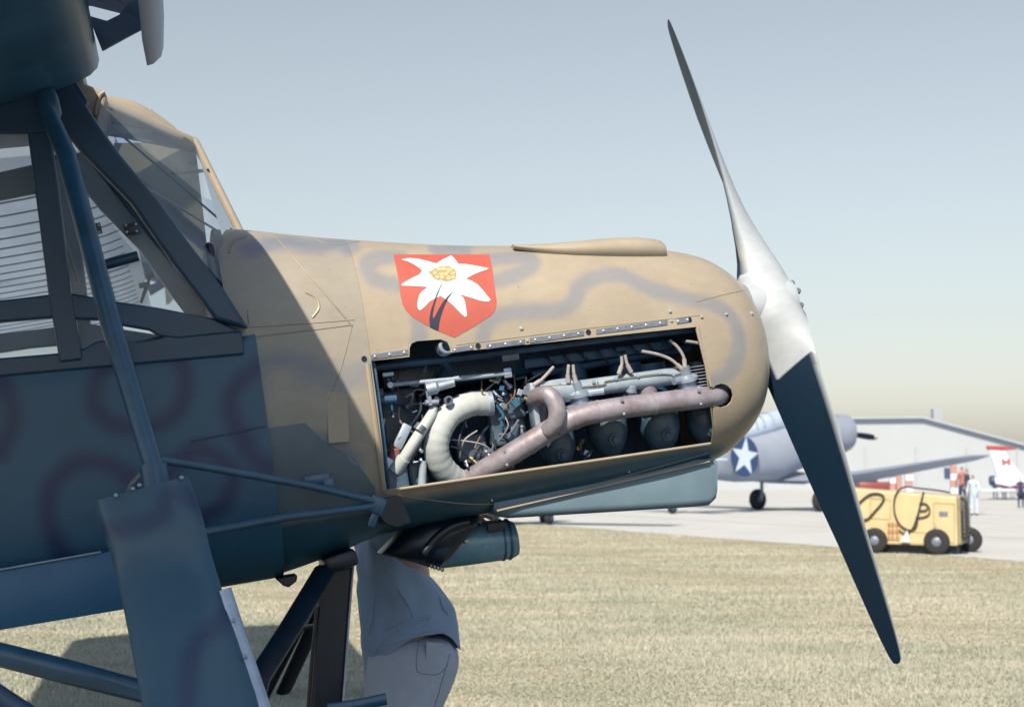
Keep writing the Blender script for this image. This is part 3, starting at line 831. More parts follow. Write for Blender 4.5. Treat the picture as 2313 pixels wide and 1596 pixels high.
q = MB(); q.box(pv(870, 1050, -.28), (.028, .03, .05), Matrix.Rotation(.7, 3, 'Y')); q.build('bracket', M['alu'], ENG, bevel=.004)
q = MB(); q.box(pv(908, 985, -.28), (.03, .02, .08), Matrix.Rotation(.6, 3, 'Y')); q.build('bracket', M['alu'], ENG, bevel=.004)
q = MB(); q.tube([pv(842, 905, -.32), pv(895, 900, -.32)], .012, 10); q.build('mount_tube', M['navy'], ENG)
q = MB(); q.tube([pv(848, 985, -.30), pv(862, 965, -.31), pv(866, 945, -.31)], [.010, .006, .007], 10); q.build('drain_cock', M['brass'], ENG)
q = MB(); q.lathe([(0, .012), (.012, .014), (.02, .006)], pv(1150, 1055, -.26), (0, -1, .3), 12); q.build('drain_plug', M['brass'], ENG)
for x, y in ((842, 826), (880, 826), (842, 842), (876, 845)):
    q = MB(); q.box(pv(x, y, -.28), (.035 if x > 860 else .025, .004, .012)); q.build('sky_gap_tab', M['alu'], ENG, smooth=False, bevel=.001)  # added bright tabs in place of sky showing through gaps
# carburettor body and its small fittings
q = MB()
for x, y, sx, sz, v in ((1145, 920, .10, .08, -.20), (1120, 965, .05, .12, -.20), (1160, 960, .06, .14, -.18), (1060, 1010, .10, .08, -.16), (1130, 1030, .12, .06, -.18), (900, 950, .12, .2, -.12), (930, 850, .2, .06, -.14), (890, 1080, .08, .08, -.24), (940, 1070, .06, .07, -.20)):
    q.box(pv(x, y, v), (sx, .08, sz))
q.build('carburettor', HEAD, ENG, smooth=False, bevel=.01)
rr = random.Random(21)
def fitting(x, y, v):
    q = MB(); p = pv(x, y, v); t = rr.random(); s_ = .5 + rr.random()
    if t < .45:
        ax = Vector((rr.uniform(-1, 1), rr.uniform(-1, .2), rr.uniform(-1, 1))); q.lathe([(0, .008 * s_), (.008 * s_, .008 * s_), (.008 * s_, .005 * s_), (.024 * s_, .005 * s_), (.026 * s_, .003 * s_)], p, ax, 9)
        q.build('fitting', M[rr.choice(['alu', 'brass', 'greymetal', 'greymetal', 'tube'])], ENG)
    elif t < .75:
        e = p + Vector((rr.uniform(-.05, .05), rr.uniform(-.02, .02), rr.uniform(-.05, .05))); md = (p + e) / 2 + Vector((rr.uniform(-.02, .02), -.01, rr.uniform(-.02, .02)))
        q.tube(curve([p, md, e], 5), .0028 + .002 * rr.random(), 7); q.build('small_pipe', M[rr.choice(['alu', 'tube', 'greymetal', 'navy'])], ENG)
    else:
        q.box(p, (.016 * s_, .012, .020 * s_), Matrix.Rotation(rr.uniform(-1, 1), 3, 'Y')); q.build('small_bracket', M[rr.choice(['alu', 'tube', 'tube', 'greymetal'])], ENG, smooth=False, bevel=.002)
for i in range(26): fitting(rr.uniform(1110, 1195), rr.uniform(855, 920), rr.uniform(-.30, -.22))
for i in range(26): fitting(rr.uniform(1040, 1190), rr.uniform(945, 1060), rr.uniform(-.26, -.16))
for i in range(22): fitting(rr.uniform(850, 960), rr.uniform(1000, 1085), rr.uniform(-.25, -.16))
for i in range(18): fitting(rr.uniform(845, 1000), rr.uniform(835, 960), rr.uniform(-.28, -.18))
for i in range(10): fitting(rr.uniform(1200, 1600), rr.uniform(990, 1030), rr.uniform(-.22, -.16))

WR = [mat('black_wire', (.02, .03, .04), .5), mat('brown_wire', (.20, .12, .08), .6), M['lead'], M['greymetal']]
for i in range(24):
    x0 = rr.uniform(850, 1180); y0 = rr.uniform(835, 1000); x1 = x0 + rr.uniform(-90, 120); y1 = y0 + rr.uniform(10, 110); v0 = rr.uniform(-.27, -.2)
    x1 = min(max(x1, 850), 1230); y1 = min(y1, 1050)
    q = MB(); q.tube(curve([pv(x0, y0, v0), pv((x0 + x1) / 2 + rr.uniform(-30, 30), (y0 + y1) / 2 + rr.uniform(-30, 30), v0 - .02), pv(x1, y1, v0 + .02)], 8), rr.choice([.0022, .003, .0045]), 7); q.build('wire', rr.choice(WR), ENG)
for i in range(10):
    x0 = 1230 + i * 38; y0 = 800 - (x0 - 1230) * .13
    q = MB(); q.tube(curve([pv(x0, y0, -.24), pv(x0 + 14, y0 + 16, -.255), pv(x0 + rr.uniform(20, 40), y0 + rr.uniform(8, 40), -.22)], 6), .004, 7); q.build('wire', WR[0], ENG)
for i in (12, 26, 40, 57, 70):
    if i < len(pth) - 1:
        dr = (pth[i + 1] - pth[i]).normalized()
        for k_ in (0, 1):
            q = MB(); c = pth[i] + Vector((0, -.030, .020 - .04 * k_)); q.lathe([(0, .006), (.006, .006), (.008, .003)], c, (0, -1, .3 - .6 * k_), 6); q.build('clamp_bolt', M['greymetal'], ENG, smooth=False)
for x, y in ((1222, 866), (1262, 862), (1300, 862), (1340, 858), (1390, 851), (1440, 845), (1490, 838), (1520, 842)):
    q = MB(); q.lathe([(0, .006), (.005, .006), (.007, .003)], pv(x, y + 6, -.312), (0, -1, .6), 6); q.build('cover_nut', M['alu'], ENG, smooth=False)

# ------------------------------------------------------------------ propeller
PH = math.atan2(0.41700597, 0.90890375)
EB_ = Vector((0, math.sin(PH), math.cos(PH))); EM = Vector((0, math.cos(PH), -math.sin(PH))); EU = Vector((1, 0, 0))
pb = MB(); pb.lathe([(-.10, .07), (-.095, .085), (.06, .088), (.078, .080), (.083, .06), (.088, .055), (.091, .03)], (0, 0, 0), EU, 32)
PROP = pb.build('propeller', M['propgrey'], AC); PROP['label'] = 'two-bladed wooden propeller, pale grey with black rear faces'
pb = MB(); pb.lathe([(-.14, .06), (-.085, .07)], (0, 0, 0), EU, 20); pb.build('shaft_flange', M['greymetal'], PROP)
for k in range(8):
    t = k * math.pi / 4 + .3; pb = MB(); pb.lathe([(0, .011), (.012, .011), (.016, .006)], (.080, .066 * math.cos(t), .066 * math.sin(t)), EU, 6); pb.build('hub_bolt', M['greymetal'], PROP, smooth=False)
M['blade'] = camo_mat('propeller_grey_and_black_paint', (0.57, 0.545, 0.50), (0.006, 0.022, 0.040), 0.45)
for n_ in M['blade'].node_tree.nodes:
    if n_.type == 'BSDF_PRINCIPLED': n_.inputs['Specular IOR Level'].default_value = .25; n_.inputs['Coat Weight'].default_value = 0
def blade(sgn):
    e = EB_ * sgn; m = EM * sgn
    RS = [(.0, .215, .19, 90), (.05, .215, .182, 78), (.10, .212, .160, 62), (.15, .207, .130, 49), (.20, .210, .102, 43), (.25, .210, .082, 39.5), (.30, .207, .066, 36.5), (.40, .204, .046, 31.5), (.50, .200, .036, 27), (.62, .190, .030, 22.6), (.75, .175, .025, 18.6), (.88, .153, .021, 14.8), (1.0, .134, .017, 13), (1.12, .110, .013, 11.6), (1.21, .088, .010, 10.8), (1.27, .066, .008, 10.2), (1.295, .046, .006, 10), (1.302, .02, .003, 10)]
    def sec(r):
        for i in range(len(RS) - 1):
            if RS[i][0] <= r <= RS[i + 1][0]:
                t = (r - RS[i][0]) / (RS[i + 1][0] - RS[i][0]); return [RS[i][c] + (RS[i + 1][c] - RS[i][c]) * t for c in (1, 2, 3)]
        return RS[-1][1:]
    nr = 170; K = 16
    b = MB(); rows = []
    for i in range(nr + 1):
        r = 1.302 * i / nr; c, th, be = sec(r); be = math.radians(be)
        cd_ = m * math.cos(be) + EU * math.sin(be); nf = EU * math.cos(be) - m * math.sin(be)
        ring_ = []
        fatt = min(1, max(0, (r - .08) / .2)); warp = max(0, 1 - abs(r - .26) / .14)
        for j in range(K + 1):                                   # front (cambered) face, leading to trailing edge
            s_ = j / K; x = .5 - s_
            y = th * (.5 + .5 * fatt) * (4 * s_ * (1 - s_)) ** .62 * (1 - .25 * s_ * fatt)
            ring_.append(e * r + cd_ * (x * c) + nf * (y - .18 * th * fatt))
        for j in range(1, K):                                    # rear face, nearly flat
            s_ = 1 - j / K; x = .5 - s_
            y = -th * (1 - fatt) * .5 * (4 * s_ * (1 - s_)) ** .62 - .03 * th * fatt * (4 * s_ * (1 - s_))
            ring_.append(e * (r + warp * .05 * (s_ - .4)) + cd_ * (x * c) + nf * (y - .18 * th * fatt))
        rows.append(ring_)
    b.rings(rows, True)
    # black anti-glare paint on the rear face outboard of a curved line
    k = len(rows[0])
    col_ = np.zeros(len(b.v), np.float32)
    for i in range(nr + 1):
        r = 1.302 * i / nr
        for j in range(K, k):
            s_ = 1 - (j - K) / K
            lead = min(1, max(0, (s_ - .005) / .11))
            lead = lead * lead * (3 - 2 * lead)
            col_[i * k + j] = (lead if r > .30 else .35 + .65 * lead if s_ > .04 else 0) if r > (.255 if s_ < .80 else .10) else 0
    o = b.build('blade', M['blade'], PROP, split=45)
    o.data.attributes.new('camo', 'FLOAT', 'POINT').data.foreach_set('value', col_)
    return o
blade(1); blade(-1)

# ------------------------------------------------------------------ fuselage and cabin
def slab_loft(name, ST, m, parent, n=5.0, seg=96, du=None, polys=None, ntop=None):
    mbx = MB(); R_ = []
    us = [s[0] for s in ST]
    def val(u, c):
        for i in range(len(ST) - 1):
            if ST[i][0] >= u >= ST[i + 1][0]:
                t = (ST[i][0] - u) / (ST[i][0] - ST[i + 1][0]); return ST[i][c] + (ST[i + 1][c] - ST[i][c]) * t
        return ST[-1][c]
    steps = int(abs(us[0] - us[-1]) / du) if du else len(us) - 1
    for i in range(steps + 1):
        u = us[0] + (us[-1] - us[0]) * i / steps if du else us[i]
        a, tp, bt = val(u, 1), val(u, 2), val(u, 3)
        wc = (tp + bt) / 2; b = (tp - bt) / 2
        ring_ = []
        D_ = 1440
        tt = np.arange(D_ + 1) * 2 * np.pi / D_; ct = np.cos(tt); st = np.sin(tt)
        ee = np.where(st > 0, float(ntop or n), float(n))
        yy_ = np.sign(ct) * np.abs(ct) ** (2 / ee) * a; zz_ = wc + np.sign(st) * np.abs(st) ** (2 / ee) * b
        L_ = np.concatenate([[0], np.cumsum(np.hypot(np.diff(yy_), np.diff(zz_)))])
        q_ = np.arange(seg) * L_[-1] / seg
        ring_ = [(u, float(a1), float(b1)) for a1, b1 in zip(np.interp(q_, L_, yy_), np.interp(q_, L_, zz_))]
        R_.append(ring_)
    mbx.rings(R_, True)
    o = mbx.build(name, m, parent, split=50)
    if polys is not None: camo_attr(o.data, polys, .026, .022)
    return o
CPF = camo_polys(CAMO_FUS, False, -.44)
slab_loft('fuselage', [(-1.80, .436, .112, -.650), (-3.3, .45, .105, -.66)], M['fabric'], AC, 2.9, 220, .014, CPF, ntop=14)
slab_loft('rear_fuselage', [(-3.305, .45, .62, -.66), (-4.2, .36, .5, -.56), (-6.0, .20, .32, -.30), (-8.0, .07, .16, -.06)], M['tan_plain'], AC, 4, 48, .2)
# pale lower side panel behind the leg
q = MB(); q.prism([pv(x, y, -.455) for x, y in ((-260, 1333), (0, 1288), (225, 1248), (300, 1236), (420, 1210), (420, 1345), (270, 1377), (0, 1422), (-260, 1467))], (0, .012, 0)); q.build('lower_side_panel', M['panelblue'], AC, bevel=.004)
q = MB(); q.tube([pv(-100, 1303, -.46), pv(0, 1286, -.46), pv(228, 1246, -.46)], .0035, 8); q.build('side_panel_trim', M['alu'], AC)
# round tube along the lower side
def px_plate(name, pts_, v, th, m, parent=AC, bevel=.006, mirror=False):
    q = MB(); q.prism([pv(x, y, v) for x, y in pts_], (0, th, 0)); o = q.build(name, m, parent, smooth=False, bevel=bevel)
    if mirror:
        q = MB(); P = [pv(x, y, v) for x, y in pts_]; q.prism([(p.x, -p.y, p.z) for p in P], (0, -th, 0)); q.build(name, m, parent, smooth=False, bevel=bevel)
    return o
px_plate('front_pillar', [(155, 176), (228, 289), (272, 349), (362, 457), (411, 526), (500, 645), (562, 742), (488, 722), (388, 592), (294, 457), (185, 345), (137, 286), (112, 240)], -.47, .045, M['frame'], bevel=.010, mirror=True)
px_plate('side_post', [(45, 200), (100, 200), (131, 410), (161, 662), (183, 791), (186, 812), (134, 818), (109, 665), (62, 302)], -.455, .04, M['frame'], mirror=True)
px_plate('window_sill_rail', [(-400, 720), (0, 678), (109, 665), (161, 662), (208, 670), (262, 680), (356, 694), (484, 719), (548, 750), (400, 765), (360, 759), (336, 745), (272, 734), (228, 722), (171, 720), (118, 717), (0, 727), (-400, 785)], -.450, .035, M['frame'], mirror=True)
px_plate('roof_rail', [(-500, 330), (0, 222), (110, 195), (170, 180), (200, 230), (170, 292), (62, 302), (0, 302), (-500, 395)], -.462, .03, M['frame'], mirror=True)
px_plate('lower_sill', [(-300, 855), (0, 808), (133, 797), (190, 786), (215, 771), (265, 763), (306, 771), (356, 763), (403, 747), (546, 748), (552, 800), (0, 850), (-300, 905)], -.447, .03, M['frame'], mirror=False)
# glazing
def pane(name, pts_, m=M['glass'], mirror=True):
    P = [pv(p[0], p[1], p[2]) for p in pts_]
    q = MB(); q.add(P, [tuple(range(len(P)))]); q.build(name, m, AC, smooth=False)
    if mirror:
        q = MB(); q.add([(p.x, -p.y, p.z) for p in P], [tuple(range(len(P)))]); q.build(name, m, AC, smooth=False)
pane('side_window', [(140, 290, -.45), (484, 719, -.435), (161, 662, -.44), (120, 400, -.445)])
pane('side_window', [(-200, 302, -.44), (65, 302, -.44), (112, 668, -.435), (-200, 700, -.435)])
pane('lower_window', [(-200, 730, -.434), (120, 715, -.434), (136, 803, -.436), (-200, 840, -.436)])
pane('lower_window', [(172, 718, -.434), (360, 757, -.434), (300, 775, -.436), (188, 800, -.436)])
# windscreen: single centre post, side glass sweeping back to the pillars
CT = pv(440, 320, 0); CBm = pv(545, 530, 0); CR = pv(243, 212, -.05)
def wsq(name, P, m):
    q = MB(); q.add(P, [tuple(range(len(P)))]); q.build(name, m, AC, smooth=False)
for sg in (1, -1):
    f_ = lambda p: Vector((p.x, sg * p.y, p.z))
    pA = pv(215, 290, -.44); pB = pv(500, 640, -.425); pT = pv(236, 222, -.30); pC = pv(505, 545, -.30)
    wsq('windscreen_pane', [CT, CBm, f_(pC), f_(pB), f_(pA), f_(pT)][:3] + [f_(pB)] if False else [CT, CBm, f_(pC)], M['glass2'])
    wsq('windscreen_pane', [CT, f_(pC), f_(pB), f_(pA)], M['glass2'])
    wsq('windscreen_pane', [CT, f_(pA), f_(pT)], M['glass2'])
q = MB(); q.tube([CT + Vector((-.005, 0, .005)), CT, CBm, CBm + Vector((.004, 0, -.02))], .0135, 12); q.build('windscreen_post', M['tan_plain'], AC)
px_plate('roof_fairing', [(120, 172), (151, 176), (190, 188), (226, 203), (242, 214), (232, 250), (222, 284), (212, 290), (180, 250), (140, 215)], -.34, .34, M['tan_plain'], bevel=.02)
q = MB(); q.tube(pvs([(216, 262), (218, 238), (226, 216), (236, 208)], -.342, 5), .006, 8); q.build('fairing_slit', M['tan_dark'], AC)
rail = [pv(230, 228, -.16), pv(300, 258, -.12), pv(380, 297, -.06), pv(437, 322, 0)]
q = MB(); q.tube(curve(rail, 6), .018, 12, flat=.6); q.build('roof_edge', M['tan_plain'], AC)
q = MB(); q.tube(curve([Vector((p.x, -p.y, p.z)) for p in rail], 6), .016, 12, flat=.6); q.build('roof_edge', M['frame'], AC)
bl = curve(rail, 8)
q = MB(); R_ = []
for i, p in enumerate(bl):
    t = i / (len(bl) - 1); k = .25 + .75 * math.sin(math.pi * min(1, t * 1.25)) ** .8 if t < .8 else .25 * (1 - t) / .2
    hv = abs(p.y) + .002
    sec_ = [(-hv - .004, .0), (-hv * .99, .020), (-hv * .88, .038), (-hv * .62, .050), (-hv * .3, .057), (0, .059)]
    sec_ = sec_ + [(-a_, b_) for a_, b_ in reversed(sec_[:-1])]
    R_.append([Vector((p.x, a_, p.z + b_ * k + .006)) for a_, b_ in sec_])
q.rings(R_, False, closed=False); q.build('roof_crown', M['tan_plain'], AC, split=0)
q = MB(); q.prism([pv(225, 275, -.10), pv(355, 298, -.08), pv(438, 335, .0), pv(438, 345, .0), pv(350, 322, -.08), pv(240, 305, -.10)], (0, .012, 0)); q.build('roof_header', M['frame'], AC, smooth=False)
for P, r_, m_ in (([(250, 285, -.34), (532, 527, -.10)], .0036, 'frame'), ([(300, 405, -.36), (508, 532, -.16)], .0036, 'alu'), ([(388, 392, .1), (470, 385, -.02)], .006, 'frame')):
    q = MB(); q.tube([pv(*p) for p in P], r_, 8); q.build('cabin_brace', M[m_], AC)
# inside the cabin: seat, panel, far side fittings
q = MB(); q.box((-2.62, 0, -.12), (.10, .46, .40), Matrix.Rotation(-.2, 3, 'Y')); q.box((-2.40, 0, -.25), (.42, .46, .08)); q.build('pilot_seat', M['frame'], AC, bevel=.03)
q = MB(); q.box((-1.895, 0, .23), (.03, .74, .30)); q.build('instrument_panel', M['black'], AC, bevel=.02)
for x, y in ((297, 516), (212, 518)):
    q = MB(); c = pv(x, y, -.456); q.box(c, (.042, .008, .032), Matrix.Rotation(-.1, 3, 'Y')); hp = q.build('window_hinge', M['black'], AC, bevel=.003)
    for dx in (-.014, .014):
        for dz in (-.010, .010):
            q = MB(); q.lathe([(0, .004), (.003, .003)], c + Vector((dx, -.004, dz)), (0, -1, 0), 8); q.build('hinge_screw', M['alu'], hp).location = (0, 0, 0)
q = MB(); q.tube([pv(318, 684, -.40), pv(330, 650, -.40), pv(338, 628, -.40)], [.004, .006, .004], 8); q.lathe([(-.012, .009), (.012, .009)], pv(338, 622, -.40), (1, 0, .3), 10); q.lathe([(-.01, .008), (.01, .008)], pv(322, 644, -.40), (1, .2, .1), 10); q.build('window_latch', M['black'], AC)
q = MB(); q.tube([pv(402, 665, -.40), pv(416, 680, -.40)], [.008, .010], 10); q.build('window_knob', M['black'], AC)
q = MB(); q.tube([pv(222, 602, -.49), pv(312, 578, -.49)], .015, 14); q.tube([pv(222, 602, -.49), pv(210, 606, -.62)], .012, 10); q.build('grab_bar', M['frame'], AC)
q = MB(); q.tube([pv(138, 520, -.40), pv(176, 640, -.40)], .006, 8); q.build('cabin_chain', M['black'], AC)
# ------------------------------------------------------------------ struts and undercarriage
def flat_strut(name, P, r, flat, m, fd=(0, 1, 0)):
    q = MB(); q.tube(P, r, 20, flatdir=fd, flat=flat); return q.build(name, m, AC)
AP = pv(346, 1052, -.88)
q = MB(); q.tube([pv(98, 200, -.52), pv(100, 235, -.53), pv(150, 350, -.58), pv(250, 730, -.76), AP], [.020, .024, .0275, .0275, .025], 18, flatdir=(0, 1, 0)); q.build('cabin_strut', M['tube'], AC)
q = MB(); q.lathe([(0, .022), (.02, .026), (.07, .022), (.09, .010)], pv(106, 208, -.53), (.18, -.1, -1), 14); q.build('strut_fitting', M['tube'], AC)
q = MB(); q.tube([pv(350, 1036, -.87), pv(480, 1057, -.76), pv(700, 1097, -.55), pv(850, 1132, -.42)], .0105, 12); q.build('brace_tube', M['tube'], AC)
q = MB(); q.tube([pv(440, 1205, -.62), pv(640, 1168, -.52), pv(852, 1140, -.42)], .0125, 12); q.build('brace_tube', M['tube'], AC)
q = MB(); q.tube([pv(346, 1040, -.88), pv(298, 1092, -.80), pv(280, 1130, -.6)], .007, 10); q.build('brace_rod', M['alu'], AC)
q = MB(); q.box(pv(850, 1140, -.42), (.05, .03, .05), Matrix.Rotation(.5, 3, 'Y')); q.box(pv(845, 1165, -.41), (.025, .02, .07), Matrix.Rotation(.5, 3, 'Y')); q.build('strut_joint', M['tube'], AC, bevel=.006)
# fabric access flap and clip marks
px_plate('access_panel', [(735, 888), (742, 882), (785, 890), (790, 990), (788, 998), (742, 1002)], -.412, .008, M['tan_plain'], bevel=.003)
q = MB(); q.tube([pv(430, 996, -.445), pv(520, 978, -.446), pv(600, 962, -.438)], .002, 6); q.build('fabric_seam', M['frame'], AC)
for x, y, w_, h in ((716, 1082, .075, .028), (742, 1092, .03, .035)):
    q = MB(); q.box(pv(x, y, -.425), (w_, .012, h)); q.build('side_clip', M['tube'], AC, bevel=.003)
q = MB(); q.lathe([(0, .016), (.005, .015), (.005, .009), (.008, .006)], pv(596, 940, -.418), (0, -1, 0), 16); q.build('vent_plug', M['tube'], AC)
# main leg fairing
def leg(sg):
    f_ = lambda p: Vector((p.x, sg * -p.y if sg > 0 else p.y, p.z))
    top = [(212, 1131), (268, 1104), (330, 1086), (395, 1070), (416, 1067), (424, 1076)]
    bot = [(600, 1690), (345, 1700)]
    P = [pv(x, y, -.93) for x, y in top] + [pv(500, 1345, -1.0), pv(*bot[0], -1.12), pv(*bot[1], -1.12), pv(262, 1300, -.99)]
    P = [f_(p) for p in P]
    q = MB(); q.prism(P, (0, .022 * (1 if sg < 0 else -1), 0)); o = q.build('leg_fairing', M['leg'], AC, smooth=False, bevel=.009)
    return o
M['leg'] = camo_mat('shade_blue_leg_paint', (0.032, 0.120, 0.175), (0.012, 0.055, 0.130), 0.4)  # fairing colour includes the blue shade under the wing
def plate_grid():
    # near leg fairing as a fine grid so the sprayed camouflage can lie on it
    L = [(212, 1131, -.93), (236, 1210, -.95), (262, 1300, -.97), (290, 1430, -1.04), (322, 1600, -1.12), (350, 1750, -1.20)]
    Rr = [(424, 1074, -.93), (455, 1160, -.95), (480, 1260, -.97), (518, 1380, -1.04), (590, 1600, -1.12), (640, 1750, -1.20)]
    CL = curve([pv(*p) for p in L], 10); CR_ = curve([pv(*p) for p in Rr], 10)
    n = len(CL); K = 40
    q = MB(); rows = []
    for i in range(n):
        row = []
        for j in range(K + 1):
            t = j / K; p = CL[i] + (CR_[i] - CL[i]) * t
            row.append(p + Vector((0, -.020 * (1 - (2 * t - 1) ** 4) ** .5, .0)))
        for j in range(1, K):
            t = 1 - j / K; p = CL[i] + (CR_[i] - CL[i]) * t
            row.append(p + Vector((0, .018 * (1 - (2 * t - 1) ** 4) ** .5, 0)))
        rows.append(row)
    # rounded top corners, sloping top edge
    for k_, d in ((0, 0.0),):
        pass
    q.rings(rows, True)
    o = q.build('leg_fairing', M['leg'], AC, split=60)
    polys = []
    for P in ([(235, 1195), (300, 1190), (360, 1165), (380, 1120), (420, 1120), (470, 1150)], [(420, 1600), (430, 1480), (450, 1430), (500, 1390), (530, 1340)]):
        polys.append([Vector((p.x, p.z)) for p in [pv(x, y, -.98) for x, y in [(c.x, c.y) for c in curve([Vector((a, b, 0)) for a, b in P], 6)]]])
    camo_attr(o.data, polys, .022, .018)
    o['label'] = 'dark flat fairing plate on the near undercarriage leg'
    return o
LEG = plate_grid()
q = MB(); q.tube([pv(508, 1330, -1.03), pv(543, 1440, -1.06), pv(584, 1560, -1.10), pv(630, 1700, -1.17)], [.016] * 4, 12, flat=.5, flatdir=(1, 0, 0)); q.build('leg_edge_strip', M['alu'], AC)
for x, y in ((527, 1400), (553, 1482), (410, 1078), (300, 1103), (262, 1118), (315, 1095)):
    q = MB(); q.lathe([(0, .006), (.004, .005), (.006, .002)], pv(x, y, -1.09 if y > 1300 else -.955), (0, -1, 0), 10); q.build('leg_bolt', M['alu'], AC)
WH = pv(470, 1960, -1.18)
flat_strut('gear_strut', [pv(-60, 1462, -.62), pv(150, 1515, -.8), pv(400, 1580, -1.0), WH], [.032] * 4, .7, M['tube'], (0, 0, 1))
flat_strut('wing_strut', [pv(-120, 1500, -.95), pv(90, 1640, -1.1)], .035, .5, M['frame'], (0, 0, 1))
BOT = pv(752, 1275, -.06)
flat_strut('gear_strut', [pv(735, 1285, -.20), pv(660, 1410, -.45), pv(580, 1535, -.75), WH], [.036] * 4, .45, M['black'], (1, 0, 0))  # near-black colour stands in for shade beneath the belly
px_plate('gear_fairing', [(722, 1290), (800, 1272), (790, 1400), (775, 1596), (770, 1760), (690, 1760), (700, 1596), (715, 1400)], -.10, .04, M['black'], bevel=.012)
q = MB(); q.tube([pv(798, 1275, -.105), pv(788, 1400, -.105), pv(772, 1620, -.105)], .0035, 8); q.build('fairing_edge', M['alu'], AC)
q = MB(); q.tube([pv(716, 1370, -.10), pv(703, 1500, -.10), pv(694, 1620, -.10)], .006, 8); q.build('brake_line', M['black'], AC)
q = MB(); q.tube([pv(640, 1425, .1), pv(712, 1412, -.05)], .008, 8); q.build('brace_rod', M['black'], AC)
q = MB(); q.box(pv(762, 1262, -.1), (.10, .25, .05), Matrix.Rotation(-.15, 3, 'Y')); q.lathe([(-.02, .018), (.02, .018)], pv(790, 1268, -.13), (0, 1, 0), 12); q.lathe([(-.02, .016), (.02, .016)], pv(742, 1280, -.16), (0, 1, 0), 12); q.build('gear_mount', M['black'], AC, bevel=.01)
px_plate('belly_step', [(622, 1306), (672, 1298), (670, 1312), (652, 1326), (640, 1322)], -.25, .10, M['black'], bevel=.004)
flat_strut('gear_strut', [pv(770, 1280, .1), pv(640, 1560, 1.0)], .03, .5, M['black'], (1, 0, 0))
flat_strut('gear_strut', [pv(740, 1600, -.3), pv(800, 1592, -.3), pv(872, 1577, -.3)], .018, .6, M['tube'], (0, 0, 1))
def wheel(c, r, parent, ax=(0, 1, 0), wd=.14, rimm='tube'):
    q = MB(); q.lathe([(-wd / 2, r * .62), (-wd / 2, r * .8), (-wd * .42, r * .92), (-wd * .2, r * .99), (0, r), (wd * .2, r * .99), (wd * .42, r * .92), (wd / 2, r * .8), (wd / 2, r * .62)], c, ax, 32); t_ = q.build('wheel', M['rubber'], parent)
    q = MB(); q.lathe([(-wd * .45, r * .60), (-wd * .5, r * .35), (-wd * .62, r * .2), (-wd * .62, r * .02)], c, ax, 24); q.lathe([(wd * .45, r * .60), (wd * .5, r * .35), (wd * .62, r * .2), (wd * .62, r * .02)], c, ax, 24); q.build('rim', M[rimm], t_)
    t_.location = parent['offset'] if parent.get('offset') is not None else (0, 0, 0)
    return t_
for sg in (-1, 1):
    c = Vector((WH.x, sg * 1.25, 0)); wz = to_world((c.x, c.y, 0)).z; c.z = -(wz - .30) / AX_W.z
    wheel(c, .30, AC)
    a0 = Vector((AP.x, sg * abs(AP.y), AP.z))
    q = MB(); q.tube([a0, c], [.035, .03], 16); q.build('shock_leg', M['tube'], AC)
    if sg > 0:
        q = MB(); q.tube([pv(735, 1285, .1), c], [.035, .03], 16, flat=.5); q.build('gear_strut', M['black'], AC)

# ------------------------------------------------------------------ wings, slats
M['wingblue'] = mat('shade_blue_wing_fabric', (0.050, 0.165, 0.255), 0.38, var=0.25, scale=3, bump=0.08, bscale=8)  # light blue fabric darkened to the tone it takes in shade
M['ribtape'] = mat('wing_rib_tape', (0.40, 0.36, 0.31), 0.5, var=0.1)
def fabric_mat():
    m = mat('doped_wing_fabric', (0.46, 0.46, 0.46), 0.6, var=0.12, scale=3)
    t = m.node_tree; b = t.nodes['Principled BSDF']; out = t.nodes['Material Output']
    tr = t.nodes.new('ShaderNodeBsdfTranslucent'); tr.inputs[0].default_value = (0.74, 0.82, 0.95, 1)
    mx = t.nodes.new('ShaderNodeMixShader'); mx.inputs[0].default_value = 0.62
    t.links.new(b.outputs[0], mx.inputs[1]); t.links.new(tr.outputs[0], mx.inputs[2]); t.links.new(mx.outputs[0], out.inputs[0])
    return m
M['wingfabric'] = fabric_mat()
def airfoil(n=26):
    up_ = []; lo_ = []
    for i in range(n + 1):
        s_ = (1 - math.cos(math.pi * i / n)) / 2
        yt = .14 / .2 * (.2969 * math.sqrt(s_) - .126 * s_ - .3516 * s_ ** 2 + .2843 * s_ ** 3 - .1015 * s_ ** 4)
        cm = .05 * (4 * s_ * (1 - s_)) ** .8
        up_.append((s_, cm + yt)); lo_.append((s_, cm - yt))
    return up_ + lo_[-2:0:-1]
LE = pv(222, 122, -.52); CH = 2.1; INC = math.radians(7.0)
